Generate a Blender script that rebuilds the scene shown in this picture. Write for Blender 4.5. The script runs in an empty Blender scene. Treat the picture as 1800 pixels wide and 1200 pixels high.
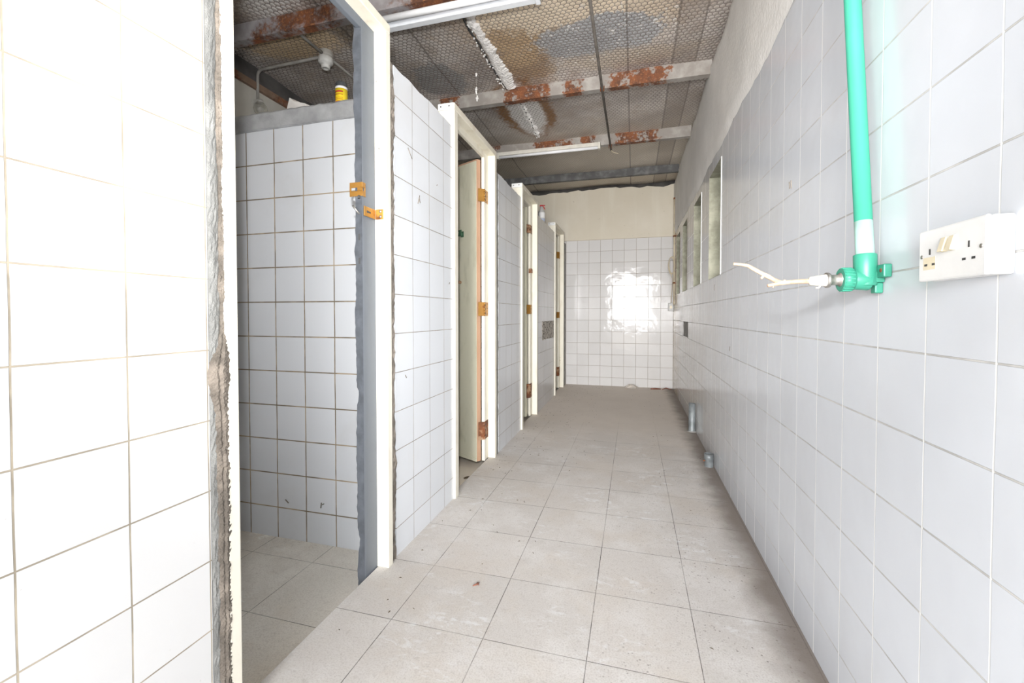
import bpy, bmesh, math, random
from mathutils import Vector, Matrix
random.seed(7)
S = bpy.context.scene
C = S.collection
PI = math.pi

# ---------------------------------------------------------------- camera
cam_d = bpy.data.cameras.new('camera')
cam = bpy.data.objects.new('camera', cam_d)
C.objects.link(cam)
cam.location = (0, 0, 1.2402)
cam.rotation_euler = (math.radians(90 - 1.2255), 0, math.radians(15.6813))
cam_d.sensor_width = 36.0
cam_d.lens = 760.957 / 1800 * 36
cam_d.shift_y = -30.871 / 1800
cam_d.clip_start = 0.02
S.camera = cam

# ---------------------------------------------------------------- light
S.view_settings.view_transform = 'Standard'
S.view_settings.look = 'None'
S.view_settings.gamma = 1.0
S.view_settings.use_curve_mapping = False
S.view_settings.exposure = 0.66

W = bpy.data.worlds.new('daylight')
S.world = W
W.use_nodes = True
bgn = W.node_tree.nodes['Background']
bgn.inputs[0].default_value = (0.93, 0.96, 1.0, 1)
bgn.inputs[1].default_value = 5.0


def area(name, loc, rot, sx, sy, power, col=(1, 1, 1)):
    d = bpy.data.lights.new(name, 'AREA')
    d.shape = 'RECTANGLE'
    d.size, d.size_y, d.energy, d.color = sx, sy, power, col
    o = bpy.data.objects.new(name, d)
    o.location, o.rotation_euler = loc, rot
    C.objects.link(o)
    return o


# daylight and an added outdoor fill through the open entrance behind the photographer
area('yard_fill', (-0.1, -7.5, 2.0), (math.radians(90), 0, 0), 3.4, 3.0, 1150, (1.0, 0.985, 0.97))  # added panel far outside, evens out brightness along the corridor
area('entrance_daylight', (-0.1, -1.66, 1.42), (math.radians(90), 0, 0), 1.4, 2.6, 8, (0.97, 0.985, 1.0))
# the photographer's flash, just above the camera
fl = bpy.data.lights.new('camera_flash', 'SPOT')
fl.energy, fl.shadow_soft_size = 165, 0.035
fl.spot_size, fl.spot_blend = math.radians(118), 1.0
flo = bpy.data.objects.new('camera_flash', fl)
flo.location = (-0.05, -0.02, 1.54)
flo.rotation_euler = (math.radians(103), 0, math.radians(19))
C.objects.link(flo)


# ---------------------------------------------------------------- constants of the room
XL, XR, YB = -1.164, 0.642, 7.7        # corridor partition, right wall, back wall
XO = -3.2                              # outer wall of the stalls
ZS = -0.064                            # stall floor
YF = -1.6                              # entrance wall, behind the photographer
ZT = 2.49                              # top of the partition
FX = -1.148                            # face of the door frames


def zc(y):
    return 3.405 + 0.0125 * (y - 2.6)


# ---------------------------------------------------------------- node helper
class NT:
    def __init__(s, name):
        s.m = bpy.data.materials.new(name)
        s.m.use_nodes = True
        s.t = s.m.node_tree
        s.b = s.t.nodes['Principled BSDF']

    def n(s, typ, **k):
        nd = s.t.nodes.new(typ)
        for a, v in k.items():
            setattr(nd, a, v)
        return nd

    def put(s, sock, v):
        if isinstance(v, bpy.types.NodeSocket):
            s.t.links.new(v, sock)
        elif isinstance(v, (tuple, list)):
            sock.default_value = tuple(v) + (1,) if len(v) == 3 and sock.type == 'RGBA' else v
        else:
            sock.default_value = v

    def math(s, op, a, b=0.0, c=None, clamp=False):
        nd = s.n('ShaderNodeMath', operation=op, use_clamp=clamp)
        s.put(nd.inputs[0], a)
        s.put(nd.inputs[1], b)
        if c is not None:
            s.put(nd.inputs[2], c)
        return nd.outputs[0]

    def vm(s, op, a, b=None):
        nd = s.n('ShaderNodeVectorMath', operation=op)
        s.put(nd.inputs[0], a)
        if b is not None:
            if op == 'SCALE':
                s.put(nd.inputs['Scale'], b)
            else:
                s.put(nd.inputs[1], b)
        return nd.outputs['Value'] if op in ('DOT_PRODUCT', 'LENGTH', 'DISTANCE') else nd.outputs['Vector']

    def pos(s):
        return s.n('ShaderNodeNewGeometry').outputs['Position']

    def sep(s, v):
        return s.n_out3(s.n('ShaderNodeSeparateXYZ'), v)

    def n_out3(s, nd, v):
        s.put(nd.inputs[0], v)
        return nd.outputs[0], nd.outputs[1], nd.outputs[2]

    def comb(s, x, y, z=0.0):
        nd = s.n('ShaderNodeCombineXYZ')
        for i, v in enumerate((x, y, z)):
            s.put(nd.inputs[i], v)
        return nd.outputs[0]

    def noise(s, vec, scale, detail=3.0, rough=0.55, col=False, dist=0.0):
        nd = s.n('ShaderNodeTexNoise')
        s.put(nd.inputs['Vector'], vec)
        nd.inputs['Scale'].default_value = scale
        nd.inputs['Detail'].default_value = detail
        nd.inputs['Roughness'].default_value = rough
        nd.inputs['Distortion'].default_value = dist
        return nd.outputs['Color'] if col else nd.outputs[0]

    def rng(s, v, a, b, c=0.0, d=1.0, smooth=True):
        nd = s.n('ShaderNodeMapRange', interpolation_type='SMOOTHSTEP' if smooth else 'LINEAR')
        s.put(nd.inputs[0], v)
        for i, q in enumerate((a, b, c, d)):
            s.put(nd.inputs[i + 1], q)
        return nd.outputs[0]

    def mix(s, f, a, b, mode='MIX'):
        nd = s.n('ShaderNodeMix', data_type='RGBA', blend_type=mode)
        s.put(nd.inputs[0], f)
        s.put(nd.inputs[6], a)
        s.put(nd.inputs[7], b)
        return nd.outputs[2]

    def bump(s, h, dist=0.01, strength=1.0, normal=None):
        nd = s.n('ShaderNodeBump')
        nd.inputs['Strength'].default_value = strength
        nd.inputs['Distance'].default_value = dist
        s.put(nd.inputs['Height'], h)
        if normal is not None:
            s.put(nd.inputs['Normal'], normal)
        return nd.outputs[0]

    def done(s, col=None, rough=None, metal=None, normal=None, spec=None):
        for k, v in (('Base Color', col), ('Roughness', rough), ('Metallic', metal), ('Normal', normal), ('Specular IOR Level', spec)):
            if v is not None:
                s.put(s.b.inputs[k], v)
        return s.m


M = {}


def simple(name, col, rough=0.5, metal=0.0, var=0.12, scale=14, bump=0.0, bscale=60):
    t = NT(name)
    p = t.pos()
    f = t.noise(p, scale, 4)
    c = t.mix(t.rng(f, 0.3, 0.75), tuple(x * (1 - var) for x in col), tuple(min(1, x * (1 + var * .4)) for x in col))
    nrm = t.bump(t.noise(p, bscale, 3), 0.004, bump) if bump else None
    M[name] = t.done(c, rough, metal, nrm)
    return M[name]


def tile_mat(name, axis, T, pu, pv, tile, grout, gw=0.0016, rough=0.16, wave=0.4, grout_v=None, spec=None, dirt=None, grime=0.0, var=0.03, gnoise=0.5, specks=0.0):
    """glazed wall tiles laid on a grid; axis = the wall's horizontal axis; pu, pv = where a joint lies"""
    t = NT(name)
    p = t.pos()
    x, y, z = t.sep(p)
    u = {'x': x, 'y': y}[axis]
    uu = t.math('SUBTRACT', u, pu - 20 * T)
    vv = t.math('SUBTRACT', z, pv - 20 * T)
    # joints wander a little
    wob = t.noise(p, 3.0, 2)
    uu = t.math('ADD', uu, t.math('MULTIPLY', t.math('SUBTRACT', wob, 0.5), 0.006))
    vec = t.comb(uu, vv)
    br = t.n('ShaderNodeTexBrick', offset=0.0, squash=1.0)
    t.put(br.inputs['Vector'], vec)
    a = tuple(min(1, q * (1 + var)) for q in tile)
    b = tuple(q * (1 - var) for q in tile)
    t.put(br.inputs['Color1'], a)
    t.put(br.inputs['Color2'], b)
    for k, v in (('Scale', 1.0), ('Mortar Size', gw), ('Mortar Smooth', 0.25), ('Bias', 0.0), ('Brick Width', T), ('Row Height', T)):
        br.inputs[k].default_value = v
    jf = br.outputs['Fac']
    # joint dirt comes and goes along its length
    gn = t.noise(p, 9.0, 4)
    gcol = t.mix(t.rng(gn, 0.38, 0.66), tuple(q * (1 - gnoise) for q in grout), grout)
    if grout_v:                                      # upright joints of another colour
        fu = t.math('FRACT', t.math('DIVIDE', uu, T))
        vj = t.math('GREATER_THAN', t.math('ABSOLUTE', t.math('SUBTRACT', fu, 0.5)), 0.5 - gw * 1.2 / T)
        gcol = t.mix(vj, gcol, grout_v)
    body = br.outputs['Color']
    sm = t.noise(p, 2.2, 5, 0.62)
    body = t.mix(t.math('MULTIPLY', t.rng(sm, 0.5, 0.75), grime), body, (0.46, 0.43, 0.38))
    # fine specks and scuffs
    sp = t.noise(p, 75.0, 2, 0.5)
    sp2 = t.noise(p, 5.0, 3)
    spk = t.math('MULTIPLY', t.rng(sp, 0.70, 0.78), t.rng(sp2, 0.5, 0.68))
    body = t.mix(t.math('MULTIPLY', spk, specks), body, (0.30, 0.27, 0.24))
    if dirt:                                         # soiled end of the wall: (axis value clean, axis value soiled, colour, amount)
        d = t.math('ADD', y, t.math('MULTIPLY', t.math('SUBTRACT', t.noise(p, 1.6, 4), 0.5), 2.2))
        f = t.math('MULTIPLY', t.rng(d, dirt[0], dirt[1]), dirt[3])
        sv = t.noise(t.comb(t.math('MULTIPLY', y, 7.0), t.math('MULTIPLY', z, 0.9)), 2.0, 4)
        f = t.math('MULTIPLY', f, t.rng(sv, 0.25, 0.7, 0.55, 1.0))
        body = t.mix(f, body, dirt[2])
        if len(dirt) > 4:                            # brown soiling right in the far corner
            body = t.mix(t.math('MULTIPLY', t.rng(d, dirt[4], dirt[4] + 1.0), 0.85), body, (0.47, 0.39, 0.29))
    col = t.mix(jf, body, gcol)
    # each tile sits at a very slightly different angle
    cell = t.vm('FLOOR', t.vm('SCALE', vec, 1.0 / T))
    wn = t.n('ShaderNodeTexWhiteNoise', noise_dimensions='3D')
    t.put(wn.inputs['Vector'], cell)
    j = t.vm('SCALE', t.vm('SUBTRACT', wn.outputs['Color'], (0.5, 0.5, 0.5)), 0.022 * wave)
    nrm = t.vm('NORMALIZE', t.vm('ADD', t.n('ShaderNodeNewGeometry').outputs['Normal'], j))
    nrm = t.bump(t.noise(p, 6.0, 2), 0.004, wave, nrm)
    nrm = t.bump(t.math('MULTIPLY', jf, -1.0), 0.0015, 0.9, nrm)
    r = t.math('ADD', t.math('MULTIPLY', jf, 0.6), rough, clamp=True)
    M[name] = t.done(col, r, 0.0, nrm, spec)
    return M[name]


# ---------------------------------------------------------------- materials
tile_mat('tile_left_near', 'y', 0.2015, 0.745, 0.1315, (0.68, 0.68, 0.68), (0.46, 0.40, 0.31), 0.0020, 0.3, 0.25, grime=0.12, gnoise=0.35, specks=0.4)
tile_mat('tile_partition', 'y', 0.2, 0.139, 0.144, (0.73, 0.755, 0.79), (0.44, 0.39, 0.33), 0.0020, 0.22, 0.3, dirt=(3.0, 6.5, (0.52, 0.485, 0.45), 0.55), grime=0.10, gnoise=0.4)
tile_mat('tile_stall', 'x', 0.2, -2.0, 0.113, (0.68, 0.70, 0.73), (0.45, 0.36, 0.25), 0.0036, 0.25, 0.3, grime=0.2, gnoise=0.55, var=0.025)
tile_mat('tile_right', 'y', 0.2, 0.0047, 0.1504, (0.67, 0.70, 0.75), (0.64, 0.63, 0.61), 0.0023, 0.17, 0.5, grout_v=(0.86, 0.86, 0.85), dirt=(2.6, 5.6, (0.52, 0.475, 0.42), 0.72, 6.3), grime=0.05, gnoise=0.28, var=0.02)
tile_mat('tile_back', 'x', 0.2, 0.44, 0.145, (0.66, 0.65, 0.645), (0.36, 0.30, 0.24), 0.0022, 0.08, 0.75, spec=0.16, grime=0.12, gnoise=0.3, var=0.04)


def floor_mat(name, T, pu, pv, dust, gain=1.0):
    t = NT(name)
    p = t.pos()
    x, y, z = t.sep(p)
    vec = t.comb(t.math('SUBTRACT', x, pu - 30 * T), t.math('SUBTRACT', y, pv - 30 * T))
    br = t.n('ShaderNodeTexBrick', offset=0.0, squash=1.0)
    t.put(br.inputs['Vector'], vec)
    t.put(br.inputs['Color1'], (0.61, 0.58, 0.55))
    t.put(br.inputs['Color2'], (0.57, 0.545, 0.52))
    for k, v in (('Scale', 1.0), ('Mortar Size', 0.0019), ('Mortar Smooth', 0.4), ('Bias', 0.0), ('Brick Width', T), ('Row Height', T)):
        br.inputs[k].default_value = v
    c = br.outputs['Color']
    big = t.noise(p, 2.6, 6, 0.65)
    c = t.mix(t.rng(big, 0.44, 0.62, 0.0, 0.75), c, (0.67, 0.65, 0.63))
    c = t.mix(t.rng(t.noise(p, 1.9, 5, 0.65), 0.46, 0.64, 0, 0.6), c, (0.58, 0.53, 0.475))
    # sandy grit of the stone tile
    c = t.mix(t.rng(t.noise(p, 160, 2), 0.42, 0.70, 0, 0.40), c, (0.40, 0.36, 0.33))
    c = t.mix(t.rng(t.noise(p, 90, 2), 0.56, 0.74, 0, 0.35), c, (0.66, 0.63, 0.60))
    # pale plaster scuffs, dragged across the tiles
    sv = t.noise(t.comb(t.math('MULTIPLY', x, 13), t.math('MULTIPLY', y, 24)), 1.0, 6, 0.72, dist=0.8)
    sc = t.math('MULTIPLY', t.rng(sv, 0.50, 0.64), t.rng(t.noise(p, 2.3, 3), 0.50, 0.62))
    c = t.mix(t.math('MULTIPLY', sc, 0.6), c, (0.74, 0.75, 0.76))
    c = t.mix(t.rng(t.noise(p, 38, 4, 0.7), 0.54, 0.70, 0, 0.42), c, (0.40, 0.365, 0.335))
    # dark pits
    vo = t.n('ShaderNodeTexVoronoi', feature='F1')
    t.put(vo.inputs['Vector'], p)
    vo.inputs['Scale'].default_value = 34
    pit = t.math('MULTIPLY', t.math('LESS_THAN', vo.outputs['Distance'], 0.13), t.rng(t.noise(p, 2.4, 3), 0.40, 0.58))
    c = t.mix(t.math('MULTIPLY', pit, t.rng(x, -0.5, 0.4, 0.08, 0.75)), c, (0.16, 0.14, 0.12))
    v2 = t.n('ShaderNodeTexVoronoi', feature='F1')
    t.put(v2.inputs['Vector'], p)
    v2.inputs['Scale'].default_value = 62
    pit2 = t.math('MULTIPLY', t.math('LESS_THAN', v2.outputs['Distance'], 0.17), t.rng(t.noise(p, 3.1, 4), 0.44, 0.6))
    c = t.mix(t.math('MULTIPLY', pit2, t.rng(x, -0.6, 0.3, 0.05, 0.55)), c, (0.25, 0.22, 0.20))
    jf = br.outputs['Fac']
    jn = t.rng(t.noise(p, 5.0, 4), 0.35, 0.68, 0.10, 0.58)
    c = t.mix(t.math('MULTIPLY', jf, jn), c, (0.24, 0.21, 0.185))
    # drifted dust hides the joints towards the far end
    d = t.math('ADD', y, t.math('MULTIPLY', t.math('SUBTRACT', t.noise(p, 1.3, 4), 0.5), 1.5))
    f = t.rng(d, dust[0], dust[1], 0.0, 0.92)
    dc = t.mix(t.noise(p, 3.0, 5, 0.65), (0.62, 0.555, 0.49), (0.74, 0.675, 0.605))
    c = t.mix(f, c, dc)
    # grime, with shadow painted in, along the foot of the right-hand wall
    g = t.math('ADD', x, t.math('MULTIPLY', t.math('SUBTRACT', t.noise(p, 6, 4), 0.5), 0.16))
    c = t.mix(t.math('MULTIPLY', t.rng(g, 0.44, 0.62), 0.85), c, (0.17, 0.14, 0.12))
    h = t.math('ADD', t.math('MULTIPLY', jf, -0.7), t.math('MULTIPLY', t.noise(p, 120, 3), 0.25))
    if gain != 1.0:
        c = t.mix(1.0, c, (gain, gain, gain * 0.95), 'MULTIPLY')
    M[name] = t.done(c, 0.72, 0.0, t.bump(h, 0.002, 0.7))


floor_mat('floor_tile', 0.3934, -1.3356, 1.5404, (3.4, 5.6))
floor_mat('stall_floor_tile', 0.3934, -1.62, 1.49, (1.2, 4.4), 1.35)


def rust_mat(name, base, cover, lo, hi, rust=(0.22, 0.075, 0.028), dark=(0.09, 0.04, 0.025), rough=0.75, scale=2.3, metal=0.0, spots=()):
    t = NT(name)
    p = t.pos()
    big = t.noise(p, scale, 2, 0.5)
    fine = t.noise(p, 26, 5, 0.65)
    f = t.math('ADD', big, t.math('MULTIPLY', t.math('SUBTRACT', fine, 0.5), 0.34))
    if spots:                                        # places along the beam where the roof leaks
        x = t.sep(p)[0]
        g = 0.0
        for cx, w in spots:
            e = t.rng(t.math('ABSOLUTE', t.math('SUBTRACT', x, cx)), w * 0.55, w * 1.35, 0.30, 0.0)
            g = t.math('MAXIMUM', e, g)
        fine2 = t.noise(p, 9, 5, 0.7)
        f = t.math('ADD', t.math('ADD', t.math('MULTIPLY', t.math('SUBTRACT', fine2, 0.5), 0.75), 0.36), t.math('ADD', t.math('MULTIPLY', g, 0.85), t.math('MULTIPLY', t.math('SUBTRACT', fine, 0.5), 0.55)))
    rc = t.mix(t.rng(t.noise(p, 12, 4), 0.3, 0.7), dark, rust)
    rc = t.mix(t.rng(t.noise(p, 55, 3), 0.5, 0.75), rc, (0.36, 0.15, 0.055))
    bc = t.mix(t.rng(t.noise(p, 9, 4), 0.4, 0.7), base, cover)
    c = t.mix(t.rng(f, lo, hi), bc, rc)
    M[name] = t.done(c, rough, metal, t.bump(fine, 0.003, 0.6))


rust_mat('purlin_paint', (0.30, 0.275, 0.25), (0.42, 0.395, 0.37), 0.50, 0.60, spots=[(-1.00, 0.26), (0.02, 0.30), (-1.80, 0.12), (-0.55, 0.10)])
rust_mat('purlin_dark', (0.10, 0.10, 0.10), (0.20, 0.20, 0.20), 0.66, 0.8)
rust_mat('purlin_rusty', (0.28, 0.26, 0.26), (0.38, 0.36, 0.37), 0.45, 0.58)
rust_mat('brass', (0.40, 0.20, 0.045), (0.50, 0.27, 0.06), 0.60, 0.72, rust=(0.25, 0.10, 0.03), rough=0.42, scale=18, metal=0.55)
rust_mat('rusty_iron', (0.36, 0.22, 0.13), (0.40, 0.26, 0.16), 0.38, 0.5, rough=0.85, scale=14)
rust_mat('wall_plate_rust', (0.20, 0.13, 0.09), (0.25, 0.17, 0.12), 0.4, 0.55)


def peel_mat(name, paint, under, lo, hi, scale=5.0, rough=0.45, stain=(0.55, 0.46, 0.33), amt=0.35):
    t = NT(name)
    p = t.pos()
    x, y, z = t.sep(p)
    q = t.comb(x, y, t.math('MULTIPLY', z, 0.35))
    f = t.math('ADD', t.noise(q, scale, 3), t.math('MULTIPLY', t.math('SUBTRACT', t.noise(p, 45, 4), 0.5), 0.22))
    c = t.mix(t.rng(t.noise(q, 11, 4), 0.48, 0.75, 0.0, amt), paint, stain)
    c = t.mix(t.rng(f, lo, hi), c, under)
    M[name] = t.done(c, rough, 0.0, t.bump(t.noise(p, 30, 3), 0.003, 0.35))


peel_mat('cream_paint', (0.80, 0.765, 0.66), (0.42, 0.33, 0.22), 0.71, 0.74)
peel_mat('header_paint', (0.78, 0.74, 0.63), (0.42, 0.33, 0.22), 0.80, 0.83, amt=0.45)
peel_mat('grey_paint', (0.135, 0.152, 0.178), (0.72, 0.72, 0.66), 0.74, 0.76, stain=(0.105, 0.115, 0.13))
peel_mat('door_paint', (0.72, 0.70, 0.55), (0.50, 0.42, 0.28), 0.72, 0.78, 3.0, stain=(0.48, 0.47, 0.34), amt=0.55)
peel_mat('bare_timber', (0.56, 0.34, 0.22), (0.22, 0.17, 0.13), 0.62, 0.70, 4.0, 0.7, stain=(0.45, 0.25, 0.15))
simple('cement_near', (0.21, 0.21, 0.20), 0.9, 0, 0.25, 14, 0.8, 190)  # darkened copy of the cement, offsets the flash on the near strip
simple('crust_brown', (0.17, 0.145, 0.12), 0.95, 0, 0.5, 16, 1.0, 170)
simple('grey_dark', (0.075, 0.083, 0.097), 0.6, 0, 0.35, 20)
simple('cement', (0.33, 0.325, 0.31), 0.9, 0, 0.35, 12, 1.0, 160)
simple('cement_warm', (0.27, 0.235, 0.20), 0.95, 0, 0.5, 14, 1.0, 150)
simple('cement_cap', (0.40, 0.405, 0.41), 0.9, 0, 0.28, 9, 0.7, 110)
simple('plaster_white', (0.84, 0.825, 0.80), 0.8, 0, 0.10, 2.5, 0.8, 38)
simple('plaster_outer', (0.60, 0.58, 0.52), 0.85, 0, 0.15, 3, 0.3, 40)
simple('white_plastic', (0.80, 0.805, 0.80), 0.4, 0, 0.05)
simple('grey_plastic', (0.55, 0.55, 0.54), 0.45, 0, 0.1)
simple('aged_plastic', (0.78, 0.70, 0.52), 0.4, 0, 0.1)
simple('slot_dark', (0.05, 0.05, 0.05), 0.6)
simple('green_pipe', (0.055, 0.34, 0.235), 0.62, 0, 0.06, 6)
M['green_pipe'].node_tree.nodes['Principled BSDF'].inputs['Specular IOR Level'].default_value = 0.2
simple('pale_green', (0.36, 0.56, 0.50), 0.75, 0, 0.15, 20)
simple('fitting_green', (0.04, 0.28, 0.19), 0.38, 0, 0.08, 8)
simple('steel', (0.45, 0.43, 0.40), 0.38, 0.8, 0.35, 40)
simple('zinc', (0.27, 0.295, 0.305), 0.5, 0.35, 0.5, 9)
simple('tape', (0.62, 0.59, 0.53), 0.6, 0, 0.2, 60)
simple('twig', (0.56, 0.38, 0.26), 0.7, 0, 0.3, 50, 0.6, 120)
simple('conduit_grey', (0.30, 0.285, 0.26), 0.55, 0, 0.25, 10)
simple('conduit_pale', (0.50, 0.48, 0.44), 0.5, 0, 0.2, 8)
simple('conduit_dark', (0.13, 0.115, 0.10), 0.7, 0, 0.35, 10)
simple('lamp_white', (0.68, 0.67, 0.64), 0.4, 0, 0.1)
simple('batten_white', (0.80, 0.83, 0.87), 0.4, 0, 0.06)
simple('batten_cream', (0.72, 0.69, 0.62), 0.5, 0, 0.12)
simple('yellow_can', (0.82, 0.62, 0.02), 0.4, 0, 0.05)
simple('red_plastic', (0.45, 0.02, 0.025), 0.4)
simple('black_plastic', (0.05, 0.055, 0.06), 0.4)
simple('label_blue', (0.40, 0.46, 0.60), 0.5)
simple('paper', (0.68, 0.65, 0.61), 0.8, 0, 0.15)
simple('rag', (0.55, 0.50, 0.45), 0.9, 0, 0.3, 18)
simple('cable', (0.60, 0.52, 0.38), 0.6, 0, 0.2)
simple('leaf_crumb', (0.16, 0.12, 0.075), 0.9, 0, 0.5, 60)
simple('red_stick', (0.26, 0.10, 0.065), 0.8, 0, 0.4, 20)
simple('green_plate', (0.09, 0.20, 0.12), 0.4, 0.2, 0.3, 30)
simple('foam', (0.92, 0.90, 0.88), 0.85, 0, 0.15, 40, 0.8, 120)
simple('outdoor_ground', (0.55, 0.48, 0.38), 0.9, 0, 0.2, 3)
simple('blackboard', (0.10, 0.095, 0.09), 0.9, 0, 0.4, 5)


simple('tube_glass', (0.90, 0.91, 0.93), 0.3, 0, 0.03)


def back_plaster():
    t = NT('plaster_cream')
    p = t.pos()
    x, y, z = t.sep(p)
    c = t.mix(t.rng(t.noise(p, 1.5, 5), 0.35, 0.7), (0.66, 0.605, 0.50), (0.71, 0.66, 0.565))
    st = t.noise(t.comb(t.math('MULTIPLY', x, 6), t.math('MULTIPLY', z, 0.5)), 1.0, 4)
    c = t.mix(t.rng(st, 0.52, 0.7, 0, 0.5), c, (0.72, 0.68, 0.58))
    c = t.mix(t.rng(t.noise(p, 16, 4), 0.66, 0.74, 0, 0.6), c, (0.42, 0.37, 0.29))
    M['plaster_cream'] = t.done(c, 0.8, 0, t.bump(t.noise(p, 24, 3), 0.004, 0.4))


back_plaster()


def niche_mat():
    t = NT('niche_concrete')
    p = t.pos()
    x, y, z = t.sep(p)
    c = t.mix(t.rng(t.noise(p, 5, 6, 0.7), 0.35, 0.7), (0.25, 0.25, 0.19), (0.46, 0.455, 0.36))
    st = t.noise(t.comb(t.math('MULTIPLY', y, 30), t.math('MULTIPLY', z, 2.5)), 1.0, 4)
    c = t.mix(t.rng(st, 0.5, 0.72, 0, 0.6), c, (0.20, 0.195, 0.15))
    M['niche_concrete'] = t.done(c, 0.9, 0, t.bump(t.noise(p, 50, 4), 0.004, 0.7))


niche_mat()


def broken_tile():
    t = NT('broken_tile')
    p = t.pos()
    vo = t.n('ShaderNodeTexVoronoi', feature='DISTANCE_TO_EDGE')
    t.put(vo.inputs['Vector'], t.vm('ADD', p, t.vm('SCALE', t.noise(p, 8, 3, col=True), 0.06)))
    vo.inputs['Scale'].default_value = 13
    e = t.rng(vo.outputs['Distance'], 0.03, 0.10)
    c = t.mix(e, (0.10, 0.085, 0.07), (0.52, 0.48, 0.42))
    M['broken_tile'] = t.done(c, 0.6, 0, t.bump(e, 0.004, 0.8))


broken_tile()


def ceiling_mat():
    """foil-faced blanket held up by hexagonal wire netting, stained by leaks"""
    t = NT('netted_insulation')
    p = t.pos()
    x, y, z = t.sep(p)
    # ---- hexagon netting
    cell = 0.040
    sx, sy = 1.0, 1.7320508
    q = t.comb(t.math('MULTIPLY', x, 1 / cell), t.math('MULTIPLY', y, 1 / cell))
    wv = t.vm('SCALE', t.vm('SUBTRACT', t.noise(p, 4.0, 2, col=True), (0.5, 0.5, 0.5)), 1.1)
    q = t.vm('ADD', t.vm('ADD', q, wv), (400.0, 400.0, 0.0))

    def wrap(v):
        vx, vy, _ = t.sep(v)
        a = t.math('SUBTRACT', t.math('MODULO', vx, sx), sx / 2)
        b = t.math('SUBTRACT', t.math('MODULO', vy, sy), sy / 2)
        return a, b
    a1, b1 = wrap(q)
    a2, b2 = wrap(t.vm('SUBTRACT', q, (sx / 2, sy / 2, 0)))

    def hd(a, b):
        a, b = t.math('ABSOLUTE', a), t.math('ABSOLUTE', b)
        return t.math('MAXIMUM', t.math('ADD', t.math('MULTIPLY', a, 0.5), t.math('MULTIPLY', b, 0.8660254)), a)
    hx = t.math('MINIMUM', hd(a1, b1), hd(a2, b2))       # 0 in the middle of a cell, 0.5 on the wire
    wire = t.rng(hx, 0.40, 0.47)
    # ---- the blanket
    n1 = t.noise(p, 1.4, 5, 0.6)
    n2 = t.noise(p, 5.0, 5, 0.65)
    n3 = t.noise(p, 22.0, 4, 0.6)
    jit = t.math('ADD', t.math('MULTIPLY', t.math('SUBTRACT', n2, 0.5), 1.3), t.math('MULTIPLY', t.math('SUBTRACT', n3, 0.5), 0.8))
    base = t.mix(t.rng(n1, 0.35, 0.68), (0.40, 0.36, 0.335), (0.74, 0.695, 0.66))
    base = t.mix(t.rng(n2, 0.45, 0.68, 0, 0.5), base, (0.40, 0.31, 0.24))
    base = t.mix(t.rng(y, 4.4, 6.0, 0, 0.7), base, (0.70, 0.64, 0.54))

    def blob(cx, cy, rx, ry, soft, jamt=1.0):
        dx = t.math('DIVIDE', t.math('SUBTRACT', x, cx), rx)
        dy = t.math('DIVIDE', t.math('SUBTRACT', y, cy), ry)
        d = t.math('SQRT', t.math('ADD', t.math('MULTIPLY', dx, dx), t.math('MULTIPLY', dy, dy)))
        d = t.math('ADD', d, t.math('MULTIPLY', jit, jamt))
        return t.rng(d, 1.0 - soft, 1.0 + soft, 1.0, 0.0)

    def lay(c, m, col, amt=1.0):
        return t.mix(t.math('MULTIPLY', m, amt), c, col)
    tan, brown, rust, white, slate = (0.94, 0.81, 0.64), (0.40, 0.26, 0.14), (0.30, 0.15, 0.055), (0.93, 0.92, 0.90), (0.45, 0.46, 0.48)
    c = base
    # big leak between the first two purlins
    c = lay(c, blob(-0.45, 3.05, 0.95, 0.62, 0.3), (0.50, 0.38, 0.27), 0.8)
    c = lay(c, blob(-0.92, 3.50, 0.25, 0.62, 0.35), brown, 0.85)
    c = lay(c, blob(-0.93, 3.25, 0.24, 0.50, 0.2), (0.62, 0.45, 0.28), 0.85)
    c = lay(c, blob(-0.45, 2.75, 0.85, 0.62, 0.12, 0.7), tan, 0.95)
    c = lay(c, blob(0.10, 3.25, 0.17, 0.45, 0.25), (0.74, 0.63, 0.50), 0.9)
    c = lay(c, blob(-0.28, 3.52, 0.50, 0.27, 0.06, 0.75), slate, 0.95)
    c = lay(c, blob(-0.05, 3.86, 0.55, 0.14, 0.3), (0.62, 0.53, 0.43), 0.8)
    fl_ = t.math('MULTIPLY', t.rng(t.noise(p, 15, 4, 0.7, dist=1.8), 0.585, 0.63), blob(-0.28, 3.52, 0.62, 0.36, 0.3, 0.5))
    c = lay(c, fl_, white, 0.95)
    c = lay(c, blob(-1.75, 3.78, 0.24, 0.30, 0.06, 1.0), (0.33, 0.335, 0.34), 0.75)
    # leak along the split seam above the second door
    c = lay(c, blob(-1.13, 4.60, 0.30, 0.66, 0.16, 0.6), rust, 0.98)
    c = lay(c, blob(-1.14, 4.62, 0.185, 0.62, 0.16, 0.5), white, 0.97)
    # leaks over the first stall
    c = lay(c, blob(-2.62, 2.92, 0.42, 0.20, 0.3), (0.66, 0.50, 0.32), 0.9)
    c = lay(c, blob(-2.55, 2.35, 0.40, 0.28, 0.3), (0.80, 0.78, 0.75), 0.9)
    c = lay(c, blob(-2.9, 2.35, 0.3, 0.3, 0.4), (0.20, 0.14, 0.10), 0.8)
    # joints between the sheets
    for sxp in (-2.15, -1.68, -0.06, 0.31, 0.50):
        ln = t.rng(t.math('ABSOLUTE', t.math('SUBTRACT', x, sxp)), 0.003, 0.012, 1.0, 0.0)
        c = lay(c, ln, (0.12, 0.10, 0.085), 0.6)
    strip = t.math('MULTIPLY', t.math('GREATER_THAN', x, 0.31), t.math('LESS_THAN', x, 0.50))
    c = lay(c, strip, (0.25, 0.20, 0.165), 0.35)
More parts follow.
